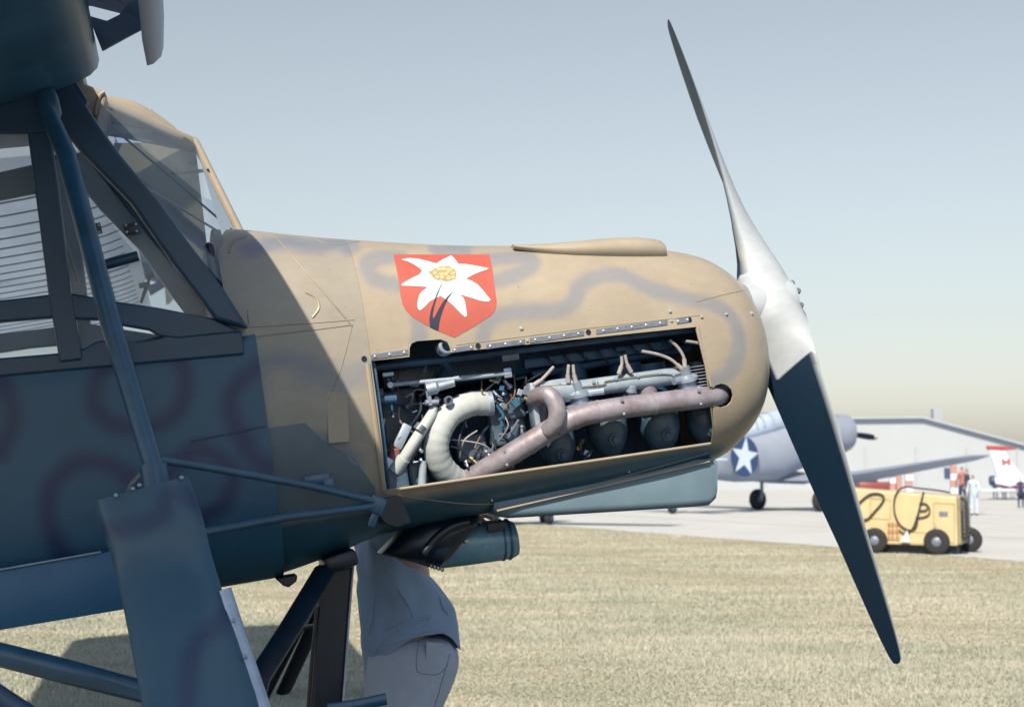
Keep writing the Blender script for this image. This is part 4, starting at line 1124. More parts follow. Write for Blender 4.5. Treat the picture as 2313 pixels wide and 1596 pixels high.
def wing(sg):
    q = MB(); R_ = []
    for k in range(0, 145):
        v = .50 + (7.5 - .50) * k / 144
        tipf = 1 if v < 7.0 else math.sqrt(max(.05, 1 - ((v - 7.0) / .52) ** 2))
        sag = 1 - .035 * math.sin(math.pi * v / .29) ** 2
        dz = (v - .5) * math.tan(math.radians(1.5))
        ring_ = []
        for s_, y in airfoil():
            x = -s_ * CH * (.5 + .5 * tipf); yy = y * CH * tipf * sag
            ring_.append((LE.x + x * math.cos(INC) - yy * math.sin(INC) * -1 * 0 + 0, sg * v, LE.z - .012 + dz + yy * math.cos(INC) + x * math.sin(INC)))
        R_.append(ring_)
    q.rings(R_, True)
    nk = len(airfoil())
    for i in range(len(q.m)):
        if i // nk >= (17 if sg < 0 else 1): q.m[i] = 1
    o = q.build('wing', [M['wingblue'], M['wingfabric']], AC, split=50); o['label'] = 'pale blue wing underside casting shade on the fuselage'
    lo_ = [p for p in airfoil()[27:]]
    for k in range(5 if sg < 0 else 1, 24):
        v = .58 + .29 * k; dz = (v - .5) * math.tan(math.radians(1.5))
        P_ = [(LE.x - s_ * CH * math.cos(INC), sg * v, LE.z - .015 + dz + y * CH * math.cos(INC) - s_ * CH * math.sin(INC)) for s_, y in lo_ if .03 < s_ < .97]
        q = MB(); q.tube(P_, .0045, 6, flat=.5, flatdir=(0, 0, 1)); q.build('rib_tape', M['ribtape'], o).location = (0, 0, 0)
    # slat
    q = MB(); R_ = []
    SB = pv(352, 128, -.62)
    prof = [(-.034, -.030), (-.012, -.026), (.018, -.002), (.030, .03), (.018, .07), (-.02, .13), (-.09, .175), (-.19, .205), (-.30, .215), (-.30, .209), (-.19, .192), (-.10, .16), (-.035, .108), (-.002, .05), (-.006, .02)]
    for k in range(0, 26):
        v = .62 + (6.6 - .62) * k / 25; dz = (v - .62) * math.tan(math.radians(1.5))
        sh = .5 if k == 0 else 1.0
        R_.append([(SB.x + a * (1 if k else .8), sg * v, SB.z + b * (1 if k else .8) + dz) for a, b in prof])
    q.rings(R_, True); s_ = q.build('slat', M['slat'], AC, split=50); s_['label'] = 'fixed slat in front of the wing leading edge'
    for v in (.66, 2.0, 3.4, 4.8, 6.2):
        P = [pv(x, y, -.64) for x, y in ((200, 40), (232, 120), (250, 110), (305, 80), (340, 62), (338, 10), (318, -15), (292, 10), (270, 38), (242, 52))]
        q = MB(); dz = (v - .66) * math.tan(math.radians(1.5))
        q.prism([(p.x, sg * v, p.z + dz) for p in P], (0, -.012 * sg, 0)); q.build('slat_bracket', M['slat'], AC, smooth=False, bevel=.003)
        q = MB(); a_ = pv(185, -40, -.66); b_ = pv(345, 40, -.66); q.tube([(a_.x, sg * (v + .05), a_.z + dz), (b_.x, sg * (v + .05), b_.z + dz)], .016, 10, flat=.5); q.build('slat_arm', M['slat'], AC)
M['slat'] = mat('slat_paint', (0.22, 0.30, 0.42), 0.42, var=0.12, scale=6)
wing(-1); wing(1)
# cabin roof between the wings
q = MB(); q.box((LE.x - .80, 0, LE.z + .0), (1.5, .9, .05)); q.build('cabin_roof', M['tan_plain'], AC, bevel=.02)
# struts from fuselage to wing, beyond the frame
for sg in (-1, 1):
    for du_ in (0.0, -.85):
        q = MB(); q.tube([(-3.0 + du_ * .3, sg * .44, -.6), (LE.x - .75 + du_, sg * 3.4, LE.z + .06)], .035, 12, flat=.5, flatdir=(1, 0, 0))
        q.build('wing_lift_strut', M['tube'], AC)
q = MB(); q.prism([(-7.2, .02, .2), (-8.2, .02, .1), (-8.6, .02, 1.3), (-7.9, .02, 1.35)], (0, -.04, 0)); q.build('tail_fin', M['tan_plain'], AC, bevel=.01)
q = MB(); q.prism([(-7.0, -1.6, .16), (-7.9, -1.6, .12), (-7.9, 1.6, .12), (-7.0, 1.6, .16)], (0, 0, .04)); q.build('tailplane', M['tan_plain'], AC, bevel=.01)
q = MB(); tw = to_world((-7.8, 0, 0)).z; q.tube([(-7.5, 0, .0), (-7.8, 0, -(tw - .18))], .03, 10); q.build('tail_leg', M['tube'], AC)
# ------------------------------------------------------------------ the mechanic beyond the nose
def skin_body(name, nodes, edges, m, parent, sub=2, root=0):
    me = bpy.data.meshes.new(name)
    me.from_pydata([n[:3] for n in nodes], edges, [])
    me.materials.append(m)
    o = bpy.data.objects.new(name, me); COL.objects.link(o); o.parent = parent
    q = o.modifiers.new('skin', 'SKIN'); q.use_smooth_shade = True
    for i, n in enumerate(nodes):
        sv = me.skin_vertices[0].data[i]; r = n[3]
        sv.radius = (r, r) if not isinstance(r, tuple) else r
        sv.use_root = (i == root)
    s_ = o.modifiers.new('smooth', 'SUBSURF'); s_.levels = sub; s_.render_levels = sub
    return o
PY = 5.36
PX0 = Vector((-.37, PY, 0))
def wp(x, y, dy=0.0):                       # pixel to mechanic-local point
    return at_y(x, y, PY + dy) - PX0
PER = thing('person', 'mechanic in blue-grey shirt and khaki trousers leaning under the nose', 'person', PX0)
nodes = [(-.02, 0, .93, .13), (-.04, 0, 1.08, .125), (-.07, 0, 1.24, .145), (-.09, 0, 1.36, .13), (-.12, 0, 1.45, .055), (-.15, -.01, 1.53, .075), (-.17, -.01, 1.62, .095), (-.17, -.01, 1.70, .07),
         (-.02, -.10, .88, .085), (-.07, -.11, .50, .058), (-.02, -.11, .10, .04), (-.14, -.12, .04, .038),
         (-.02, .10, .88, .085), (-.05, .12, .50, .058), (.04, .13, .10, .04), (-.08, .14, .04, .038),
         (-.08, -.17, 1.38, .06), (.02, -.24, 1.44, .045), (.08, -.24, 1.47, .038), (.145, -.25, 1.475, .030), (.20, -.25, 1.475, .034),
         (-.10, .18, 1.38, .06), (.02, .22, 1.30, .045), (.16, .10, 1.42, .035), (.21, .06, 1.45, .034)]
edges = [(0, 1), (1, 2), (2, 3), (3, 4), (4, 5), (5, 6), (6, 7), (0, 8), (8, 9), (9, 10), (10, 11), (0, 12), (12, 13), (13, 14), (14, 15), (3, 16), (16, 17), (17, 18), (18, 19), (19, 20), (3, 21), (21, 22), (22, 23), (23, 24)]
for base, (hx, hy, hz) in ((20, (.20, -.25, 1.475)), (24, (.21, .06, 1.45))):
    for k, (dx, dy, dz, L) in enumerate(((.6, -.1, -.7, .05), (1, -.03, .25, .075), (1, .0, .1, .082), (1, .02, -.05, .078), (1, .03, -.2, .062))):
        d = Vector((dx, dy, dz)).normalized(); s0 = Vector((hx + .015, hy + (k - 2) * .004, hz + (.028 - k * .016 if k else -.01)))
        i0 = len(nodes)
        p1 = s0 + d * L * .55; p2 = s0 + d * L + Vector((0, .0, -.015))
        nodes += [tuple(p1) + (.0095,), tuple(p2) + (.008,)]
        edges += [(base, i0), (i0, i0 + 1)]
skin_body('body', nodes, edges, M['skin'], PER)
# shirt: rings along the leaning torso, hem hanging lower in front
q = MB(); R_ = []
SHR = [((826, 1500), (1040, 1466), .200), ((818, 1475), (1042, 1442), .205), ((814, 1440), (1034, 1408), .205), ((812, 1380), (1020, 1372), .175), ((808, 1320), (995, 1330), .18), ((806, 1270), (962, 1290), .185), ((806, 1225), (935, 1250), .185), ((815, 1190), (915, 1215), .17), ((838, 1168), (895, 1180), .11), ((850, 1158), (885, 1166), .06)]
SHR = [(a, b, d) for a, b, d in SHR]
for i, (l, r, dy) in enumerate(SHR):
    L_ = wp(*l); Rr_ = wp(*r); c = (L_ + Rr_) / 2; hx = (Rr_ - L_) / 2
    ring_ = []
    for k in range(36):
        t = 2 * math.pi * k / 36
        fold = 1 + (.034 * math.sin(t * 5 + i * .7) + .026 * math.sin(t * 9 - i * 1.1)) * (1 if 2 < i < 7 else .3 if i > 1 else 0)
        p = c + hx * math.cos(t) * fold + Vector((0, dy * math.sin(t) * fold, 0))
        if i == 0 and math.sin(t) < .15:
            wx = p.x + PX0.x; wy = p.y + PX0.y
            sx = 1156 + wx / wy * F
            hy = float(np.interp(sx, [815, 838, 869, 914, 960, 993, 1022, 1043, 1060], [1545, 1530, 1479, 1445, 1422, 1417, 1431, 1461, 1475]))
            p.z = CAMZ + (HOR - hy) * wy / F
        ring_.append(p)
    R_.append(ring_)
for j in range(36): R_[1][j] = R_[0][j] * .62 + R_[2][j] * .38
R2 = []
for i in range(len(R_) - 1):
    for k in range(4):
        t = k / 4
        a = R_[max(0, i - 1)]; b = R_[i]; c = R_[i + 1]; d = R_[min(len(R_) - 1, i + 2)]
        R2.append([.5 * (2 * b[j] + (c[j] - a[j]) * t + (2 * a[j] - 5 * b[j] + 4 * c[j] - d[j]) * t * t + (3 * b[j] - a[j] - 3 * c[j] + d[j]) * t ** 3) for j in range(36)])
R2.append(R_[-1])
for i, r in enumerate(R2):
    for j, p in enumerate(r):
        n_ = min(1, max(0, (i - 3) / 9)) * pnoise(Vector((p.x * 9, p.y * 9, p.z * 7))) * .010 + min(1, max(0, (i - 3) / 9)) * pnoise(Vector((p.x * 20 + p.z * 16, p.y * 18, p.z * 9 - p.x * 8))) * .009
        cc = sum(r, Vector()) / 36; r[j] = p + (p - cc).normalized() * n_
q.rings(R2, False); q.build('shirt', M['shirt'], PER, split=80, solid=.004)
for arm in ([(-.08, -.17, 1.36), (-.02, -.235, 1.42), (.015, -.245, 1.445)], [(-.10, .18, 1.36), (-.04, .22, 1.32), (.01, .22, 1.31)]):
    q = MB(); pp = curve(arm, 6); q.tube(pp, [.085 - .02 * i / len(pp) for i in range(len(pp))], 18, cap=False); q.build('sleeve', M['shirt'], PER, solid=.003)
# trousers
q = MB()
for sy in (-1, 1):
    R_ = []
    LG = [(1.00, -.015, .150, .06, .10), (.93, .005, .162, .085, .115), (.86, .005, .168, .092, .108), (.78, -.015, .152, .10, .098), (.70, -.03, .134, .105, .092), (.60, -.05, .100, .108, .078), (.50, -.06, .088, .11, .072), (.40, -.05, .084, .112, .070), (.25, -.03, .078, .115, .068), (.12, -.01, .080, .118, .070), (.05, .0, .085, .12, .074)]
    for i, (z, cx, rx, oy, ry) in enumerate(LG):
        ring_ = []
        for k in range(28):
            t = 2 * math.pi * k / 28
            x = cx + (.02 if sy > 0 else -.01) * (1 - z) + rx * math.cos(t); y = sy * oy + ry * math.sin(t)
            p = Vector((x, y, z)); n_ = pnoise(p * 11) * .006 + pnoise(Vector((x * 6, y * 6, z * 30))) * .005 * (1 if z < .8 else .4)
            ring_.append(p + Vector((math.cos(t), math.sin(t), 0)) * n_)
        R_.append(ring_)
    q.rings(curve_rings(R_, 3) if False else R_, True)
TR = q.build('trousers', M['khaki'], PER, split=80)
s_ = TR.modifiers.new('smooth', 'SUBSURF'); s_.levels = 1; s_.render_levels = 2
TR.modifiers.move(len(TR.modifiers) - 1, 0)
q = MB(); P = [(.062, .985), (.125, .975), (.135, .90), (.10, .862), (.062, .885)]
q.prism([(x, -.187 + abs(x - .06) * .45, z) for x, z in P], (0, .004, 0)); q.build('back_pocket', M['khaki'], PER, smooth=False, bevel=.002)
from mathutils.bvhtree import BVHTree
bpy.context.view_layer.update()
_dg = bpy.context.evaluated_depsgraph_get()
def cloth_line(o, pts_, r, m, name):
    bv = BVHTree.FromObject(o, _dg); out_ = []
    for p in curve([Vector((a, b, 0)) for a, b in pts_], 8):
        d = ray(p.x, p.y).normalized(); h = bv.ray_cast(CO - PX0, d)
        if h[0] is not None: out_.append(h[0] - d * r * .3)
    if len(out_) > 2:
        q = MB(); q.tube(out_, r, 6); q.build(name, m, PER)
SHT = [c for c in PER.children if c.name.startswith('shirt')][0]
M['seam'] = mat('grey_stitching', (.36, .36, .40), .9)
for P in ([(947, 1432), (940, 1499), (948, 1518), (988, 1521), (1012, 1500)], [(1016, 1475), (1000, 1530), (980, 1600)]):
    cloth_line(TR, P, .0020, M['seam'], 'trouser_seam')
for P in ([(847, 1335), (842, 1365), (838, 1400), (832, 1430)], [(992, 1345), (1000, 1370), (1012, 1385)], [(900, 1330), (925, 1370), (935, 1400)], [(870, 1420), (920, 1400), (970, 1395)], [(840, 1480), (870, 1440), (900, 1420)]):
    cloth_line(SHT, P, .005, M['shirt'], 'shirt_crease')
for sy, fx in ((-1, -.05), (1, .02)):
    q = MB(); c = Vector((fx, sy * .12, 0)); R_ = []
    for x, w_, h in ((.10, .035, .07), (.07, .045, .10), (0, .045, .085), (-.08, .05, .06), (-.14, .045, .05), (-.18, .02, .03)):
        R_.append([c + Vector((x, w_ * math.cos(t), max(0, h * .5 + h * .5 * math.sin(t)))) for t in [k * math.pi / 6 for k in range(12)]])
    q.rings(R_, True); q.build('shoe', M['leather'], PER)
q = MB(); q.lathe([(-.02, .07), (.03, .098), (.075, .085), (.105, .03)], (-.165, -.01, 1.645), (.05, 0, 1), 18); q.build('hair', M['hair'], PER)

# ------------------------------------------------------------------ background: yellow ground power cart
M['yellow'] = mat('sun_faded_yellow_paint', (0.74, 0.525, 0.25), 0.5, var=0.08, scale=3)
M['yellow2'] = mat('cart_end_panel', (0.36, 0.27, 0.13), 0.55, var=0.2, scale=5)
M['hose'] = mat('black_rubber_hose', (0.03, 0.03, 0.035), 0.6, var=0.2, scale=10)
M['orange'] = mat('red_lead_orange', (0.55, 0.13, 0.05), 0.6, var=0.1, scale=8)
YL, YR = 27.8, 26.9
cl = at_y(1905, 1215, YL); cr = at_y(2162, 1233, YR)
cdir = Vector((cr.x - cl.x, cr.y - cl.y, 0)); CLN = cdir.length; cdir.normalize(); cnor = Vector((-cdir.y, cdir.x, 0))
cb0 = Vector((cl.x, cl.y, 0))
CART = thing('ground_power_cart', 'yellow wheeled ground power cart with looped black hoses on the apron', 'cart', cb0, Matrix((cdir, cnor, Vector((0, 0, 1)))).transposed().to_quaternion())
def cpt(x, y, off=-.02):                    # pixel on the cart's near side, in cart coordinates
    d = ray(x, y); t = (cb0 - CO).dot(cnor) / d.dot(cnor); p = CO + d * t - cb0
    return Vector((p.dot(cdir), off, p.z))
ztl = cpt(1960, 1104).z; ztr = cpt(2160, 1121).z; zb = cpt(2160, 1232).z; WD = 1.15
xe = cpt(2162, 1200).x
q = MB(); q.add([(-.1, 0, zb), (xe, 0, zb), (xe, 0, ztr), (-.1, 0, ztl + .03), (-.1, WD, zb), (xe, WD, zb), (xe, WD, ztr), (-.1, WD, ztl + .03)], [(0, 1, 2, 3), (5, 4, 7, 6), (4, 0, 3, 7), (1, 5, 6, 2), (3, 2, 6, 7), (4, 5, 1, 0)])
q.build('body', M['yellow'], CART, smooth=False, bevel=.03)
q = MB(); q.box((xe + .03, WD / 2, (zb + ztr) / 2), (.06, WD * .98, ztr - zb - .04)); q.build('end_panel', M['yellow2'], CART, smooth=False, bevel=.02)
q = MB(); q.box((xe + .07, WD / 2, (zb + ztr) / 2 - .05), (.05, WD * .8, .55)); q.build('grille', M['black'], CART, smooth=False, bevel=.01)
for k in range(7):
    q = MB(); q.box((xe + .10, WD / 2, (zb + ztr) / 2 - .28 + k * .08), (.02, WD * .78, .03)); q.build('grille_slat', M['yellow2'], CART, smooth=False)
q = MB(); q.box((xe / 2, WD / 2, zb - .09), (xe * .96, WD * .7, .16)); q.build('chassis', M['black'], CART, smooth=False)
for x0, x1, y0, y1 in ((1965, 2010, 1125, 1170), (2108, 2155, 1135, 1222), (2030, 2100, 1200, 1228)):
    for (a0, b0), (a1, b1) in (((x0, y0), (x1, y0 + 3)), ((x0, y1), (x1, y1 + 3)), ((x0, y0), (x0, y1)), ((x1, y0 + 3), (x1, y1 + 3))):
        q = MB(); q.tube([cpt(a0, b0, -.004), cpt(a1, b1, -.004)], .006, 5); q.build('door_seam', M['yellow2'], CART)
q = MB(); q.tube([cpt(2112, 1180, -.02), cpt(2112, 1190, -.05), cpt(2112, 1196, -.02)], .01, 6); q.build('door_handle', M['greymetal'], CART)
q = MB(); q.box(cpt(2130, 1160, -.006), (.16, .01, .09)); q.build('data_plate', M['greymetal'], CART, smooth=False)
q = MB(); q.tube([(xe + .10, .1, zb + .1), (xe + .16, .1, zb + .2), (xe + .16, .1, ztr - .1), (xe + .06, .1, ztr)], .03, 8); q.build('bumper_hose', M['hose'], CART)
for x, y, r in ((2115, 1222, .245), (1975, 1213, .245)):
    c = cpt(x, y); c.z = r
    for yy in (.02, WD - .05):
        w_ = wheel(Vector((c.x + (.0 if yy < .5 else .45), yy, r)), r, CART, (0, 1, 0), .16, 'greymetal')
def hose(pts_, r=.016, closed=False):
    q = MB(); q.tube(curve([cpt(x, y, -.035) for x, y in pts_], 8), r, 10); q.build('hose', M['hose'], CART)
hose([(2086, 1110), (2076, 1150), (2073, 1165), (2068, 1190), (2052, 1196), (2032, 1183), (2020, 1155), (2022, 1120), (2040, 1100), (2075, 1102), (2120, 1107), (2145, 1112)], .017)
hose([(2068, 1168), (2085, 1167), (2098, 1160), (2098, 1145), (2088, 1136), (2076, 1138)], .015)
hose([(2076, 1152), (2090, 1152), (2094, 1147)], .015)
hose([(2076, 1150), (2062, 1190), (2045, 1205), (2030, 1195)], .012)
hose([(1955, 1122), (1968, 1115), (1985, 1114), (1996, 1122), (1992, 1135), (1975, 1155), (1958, 1172), (1940, 1168), (1938, 1140), (1955, 1122)], .020)
q = MB()
for x in (2008, 2016, 2026):
    q.tube([cpt(x, 1178, -.05), cpt(x, 1216, -.05)], .010, 6)
for y in (1182, 1198, 1214):
    q.tube([cpt(2004, y, -.05), cpt(2030, y, -.05)], .008, 6)
q.build('hose_rack', M['orange'], CART)
q = MB(); q.prism([cpt(x, y, -.08) for x, y in ((2035, 1222), (2050, 1196), (2056, 1224))], (0, .05, 0)); q.build('wheel_chock', M['white'], CART, smooth=False)

# ------------------------------------------------------------------ background: radial-engined low-wing aircraft
M['warbird'] = mat('blue_grey_warbird_paint', (0.36, 0.36, 0.38), 0.5, var=0.07, scale=1.2)
M['warwhite'] = mat('insignia_white', (0.80, 0.80, 0.78), 0.5, var=0.03)
M['insblue'] = mat('insignia_blue', (0.035, 0.075, 0.16), 0.5, var=0.05)
wg = at_g(1711, 1151)
TH = math.radians(38); hd = Vector((math.cos(TH), math.sin(TH), 0)); lf = Vector((-hd.y, hd.x, 0))
WO = Vector((wg.x, wg.y, 0)) - lf * 1.6
WB = thing('radial_engine_warbird', 'grey radial-engined low-wing warbird with white star insignia behind the propeller', 'aircraft', WO, Matrix((hd, lf, Vector((0, 0, 1)))).transposed().to_quaternion())
sw = .0179                                   # metres per pixel at that depth, roughly
WD_ = wg.y
def wz(y): return CAMZ + (HOR - y) * WD_ / F
def ell_ring(x, cz, ry, rz, n=28, p=2.2):
    return [(x, math.copysign(abs(math.cos(t)) ** (2 / p), math.cos(t)) * ry, cz + math.copysign(abs(math.sin(t)) ** (2 / p), math.sin(t)) * rz) for t in [k * 2 * math.pi / n for k in range(n)]]
q = MB(); q.rings([ell_ring(2.5, wz(985), .72, .74), ell_ring(1.6, wz(990), .82, .86), ell_ring(.6, wz(1003), .85, .98), ell_ring(-1.0, wz(1028), .83, 1.0), ell_ring(-3.0, wz(1040), .62, .82), ell_ring(-5.2, wz(1048), .30, .5), ell_ring(-6.8, wz(1046), .06, .25)], True)
q.build('fuselage', M['warbird'], WB)
q = MB(); q.rings([ell_ring(2.2, wz(988), .70, .71), ell_ring(2.25, wz(987), .78, .79), ell_ring(3.0, wz(980), .80, .81), ell_ring(3.35, wz(977), .74, .75), ell_ring(3.45, wz(976), .62, .63), ell_ring(3.2, wz(977), .55, .56)], True); q.build('engine_cowl', M['warbird'], WB)
q = MB(); q.lathe([(0, .2), (.25, .19), (.42, .10), (.5, .02)], (3.25, 0, wz(978)), (1, 0, .05), 16); PH_ = q.build('propeller_hub', M['greymetal'], WB)
for a_ in (187, 7):
    t = math.radians(a_); e = Vector((0, math.cos(t), math.sin(t))); m_ = Vector((0, -math.sin(t), math.cos(t)))
    q = MB(); R_ = []
    for r, c_, be in ((.1, .12, 60), (.35, .24, 45), (.8, .30, 32), (1.2, .28, 25), (1.42, .22, 22), (1.45, .21, 22), (1.58, .10, 20)):
        b_ = math.radians(be); cdv = m_ * math.cos(b_) + Vector((1, 0, 0)) * math.sin(b_); nv = Vector((1, 0, 0)) * math.cos(b_) - m_ * math.sin(b_)
        R_.append([Vector((3.55, 0, wz(978))) + e * r + cdv * (c_ / 2 * math.cos(s_)) + nv * (.025 * math.sin(s_)) for s_ in [k * math.pi / 5 for k in range(10)]])
    q.rings(R_[:6], True); q.rings(R_[5:], True, 1); q.build('propeller_blade', [M['propblack'], M['straw']], WB)
# wings with dihedral
for sg, span, wr in ((-1, 8.3, 0), (1, 8.3, 0)):
    q = MB(); R_ = []
    for k in range(12):
        s_ = k / 11; y = .5 + (span - .5) * s_; c_ = 2.7 - 1.25 * s_; z = wz(1083) + (.0 if y < 2.0 else (y - 2.0) * .14)
        tk = .17 - .11 * s_
        if k == 11: c_ *= .5; tk *= .4
        R_.append([(1.0 - .12 * s_ * 2 + c_ * (.32 - f) , sg * y, z + tk * 2 * h * (1)) for f, h in ((0, 0), (.03, .55), (.12, .9), (.3, 1.0), (.6, .6), (1, 0.02), (1, -.02), (.6, -.25), (.3, -.45), (.12, -.5), (.03, -.35))])
    q.rings(R_, True); q.build('wing', M['warbird'], WB, split=50)
    q = MB(); yy = sg * 1.6
    wheel(Vector((.0, yy, .42)), .42, WB, (0, 1, 0), .26)
    q.tube([(.05, yy + .16 * -sg, .42), (.15, yy + .10 * -sg, wz(1080))], .07, 10); q.build('gear_leg', M['warbird'], WB)
q = MB(); q.box((1.15, -5.4, wz(1083) + .56), (.35, 1.1, .10), Matrix.Rotation(-.14, 3, 'X')); q.build('white_wing_patch', M['warwhite'], WB, bevel=.03)  # white box on the starboard wing
q = MB(); q.tube([(1.9, -.6, wz(1062)), (2.5, .5, wz(1055)), (2.6, .9, wz(1060))], .12, 10); q.build('exhaust_stack', M['tube'], WB)
# greenhouse canopy
q = MB(); q.rings([ell_ring(1.1, wz(950) - .25, .30, .22), ell_ring(.6, wz(950), .42, .42), ell_ring(-.8, wz(955), .44, .45), ell_ring(-2.2, wz(975), .40, .42), ell_ring(-3.0, wz(990), .2, .2)], True); q.build('canopy', M['glass3'] if 'glass3' in M else mat('hazy_canopy_glass', (.55, .58, .6), .2, var=.1, scale=2), WB)
for x in (.6, .15, -.3, -.8, -1.3, -1.8, -2.2):
    q = MB(); zc = wz(950) - (0 if x > -.3 else (-.3 - x) * .2); q.tube([(x, .45 * math.cos(t), zc + .45 * math.sin(t)) for t in [k * math.pi / 10 for k in range(11)]], .025, 6); q.build('canopy_frame', M['warbird'], WB)
# insignia as a thin disc on the starboard side
sc0 = Vector((-.75, -.86, wz(1031)))
pl = (WO - CO)
def side_pt(x, y):
    d = ray(x, y); o_ = WO + lf * (-.86); t = (o_ - CO).dot(lf) / d.dot(lf); p = CO + d * t - WO
    return Vector((p.dot(hd), -.86, p.z))
c0 = side_pt(1681, 1031); rad = .74
def disc_pts(pl2, off): return [Vector((c0.x + a, -.872 - off + .0 * a, c0.z + b)) for a, b in pl2]
q = MB(); q.prism(disc_pts([(rad * math.cos(t), rad * math.sin(t)) for t in [k * 2 * math.pi / 36 for k in range(36)]], 0), (0, .02, 0)); q.build('insignia_disc', M['insblue'], WB, smooth=False)
st_ = []
for k in range(10):
    t = math.pi / 2 + k * math.pi / 5 + .12; r = rad * (1.0 if k % 2 == 0 else .40); st_.append((-r * math.cos(t), r * math.sin(t)))
q = MB(); q.prism(disc_pts(st_, .01), (0, .02, 0)); q.build('insignia_star', M['warwhite'], WB, smooth=False)
q = MB(); q.prism([(-6.0, 0, wz(1040)), (-7.2, 0, wz(1045)), (-7.0, 0, wz(960)), (-6.5, 0, wz(955))], (0, .08, 0)); q.build('tail_fin', M['warbird'], WB, bevel=.02)
q = MB(); q.prism([(-5.6, -2.1, wz(1042)), (-6.9, -2.1, wz(1042)), (-6.9, 2.1, wz(1042)), (-5.6, 2.1, wz(1042))], (0, 0, .08)); q.build('tailplane', M['warwhite'], WB, bevel=.02)
wheel(Vector((-6.3, 0, .2)), .2, WB); q = MB(); q.tube([(-6.3, 0, .2), (-6.0, 0, wz(1055))], .06, 8); q.build('tail_leg', M['warbird'], WB)

# ------------------------------------------------------------------ background: low-wing tourer standing behind the nose
wq = at_g(1244, 1184)
LA = thing('low_wing_tourer', 'light low-wing aircraft almost hidden behind the nose, wheel showing under the duct', 'aircraft', (wq.x - .9, wq.y, 0), Matrix.Rotation(math.radians(62), 3, 'Z').to_quaternion())
M['cream'] = mat('cream_aircraft_paint', (.62, .57, .48), .4, var=.05)
q = MB(); q.rings([[(x, r * math.cos(t), zc + rz * math.sin(t)) for t in [k * math.pi / 10 for k in range(20)]] for x, r, rz, zc in ((2.0, .1, .1, 1.2), (1.9, .42, .38, 1.2), (.6, .52, .52, 1.3), (-.8, .5, .6, 1.35), (-2.5, .25, .3, 1.35), (-4.6, .06, .12, 1.45))], True); q.build('fuselage', M['cream'], LA)
for sg in (-1, 1):
    q = MB(); q.rings([[(.3 + c_ * (.35 - f), sg * y, z + h * .09) for f, h in ((0, 0), (.1, .8), (.35, 1), (1, 0), (.35, -.6), (.1, -.5))] for y, c_, z in ((.3, 1.6, .92), (3.0, 1.4, 1.05), (4.6, 1.1, 1.15))], True); q.build('wing', M['cream'], LA)
    wheel(Vector((.1, sg * .9, .2)), .2, LA, (0, 1, 0), .13); q = MB(); q.tube([(.1, sg * .9, .2), (.1, sg * .9, .9)], .05, 8); q.build('gear_leg', M['cream'], LA)
wheel(Vector((1.5, 0, .18)), .18, LA, (0, 1, 0), .12); q = MB(); q.tube([(1.5, 0, .18), (1.5, 0, .9)], .04, 8); q.build('gear_leg', M['cream'], LA)
q = MB(); q.prism([(-3.9, -.03, 1.45), (-4.7, -.03, 1.45), (-4.8, -.03, 2.0), (-4.4, -.03, 2.0)], (0, .06, 0)); q.build('tail_fin', M['cream'], LA, bevel=.01)
q = MB(); q.prism([(-3.9, -1.3, 1.45), (-4.6, -1.3, 1.45), (-4.6, 1.3, 1.45), (-3.9, 1.3, 1.45)], (0, 0, .05)); q.build('tailplane', M['cream'], LA, bevel=.01)

# ------------------------------------------------------------------ background: hangar
M['hangar'] = mat('pale_hangar_cladding', (0.52, 0.49, 0.435), 0.7, var=0.03, scale=0.2)
M['fascia'] = mat('grey_roof_edge', (0.46, 0.44, 0.41), 0.7, var=0.08, scale=0.4)
HY = 118.0
def hp(x, y, Y=HY): return at_y(x, y, Y)
hb = hp(2080, 1100); HB = Vector((hb.x, HY, 0))
HG = thing('hangar', 'long pale hangar with low sloping roofline across the apron', 'building', HB)
def hl(x, y, dy=0): 
    p = hp(x, y); return Vector((p.x - HB.x, dy, p.z))
prof = [(1500, 955), (1895, 946), (2080, 944), (2312, 1006), (2700, 1108)]
P = [hl(x, y) for x, y in prof]
P[-1].z = 3.2
poly = [Vector((P[0].x, 0, 0))] + P + [Vector((P[-1].x, 0, 0))]
q = MB(); q.prism(poly, (0, 60, 0)); q.build('wall', M['hangar'], HG, smooth=False)
for i in range(len(P) - 1):
    q = MB(); a, b = P[i], P[i + 1]; q.prism([a + Vector((0, -.5, -.02)), b + Vector((0, -.5, -.02)), b + Vector((0, -.5, .15)), a + Vector((0, -.5, .15))], (0, 61, 0)); q.build('roof_edge', M['fascia'], HG, smooth=False)
q = MB(); a = hl(2188, 962, 12); q.box((a.x + 1.5, 14, a.z + .9), (.8, .8, 2.2)); q.build('roof_vent', M['fascia'], HG, smooth=False)
q = MB(); a = hl(2139, 1067); q.box((a.x, -.1, a.z), (.55, .1, .8)); q.build('window', M['insblue'], HG, smooth=False)
for k in range(9):
    x = P[0].x + 4 + k * 4.2
    q = MB(); q.box((x, -.06, 1.7), (.14, .12, 3.4)); q.build('cladding_rib', M['hangar'], HG, smooth=False)

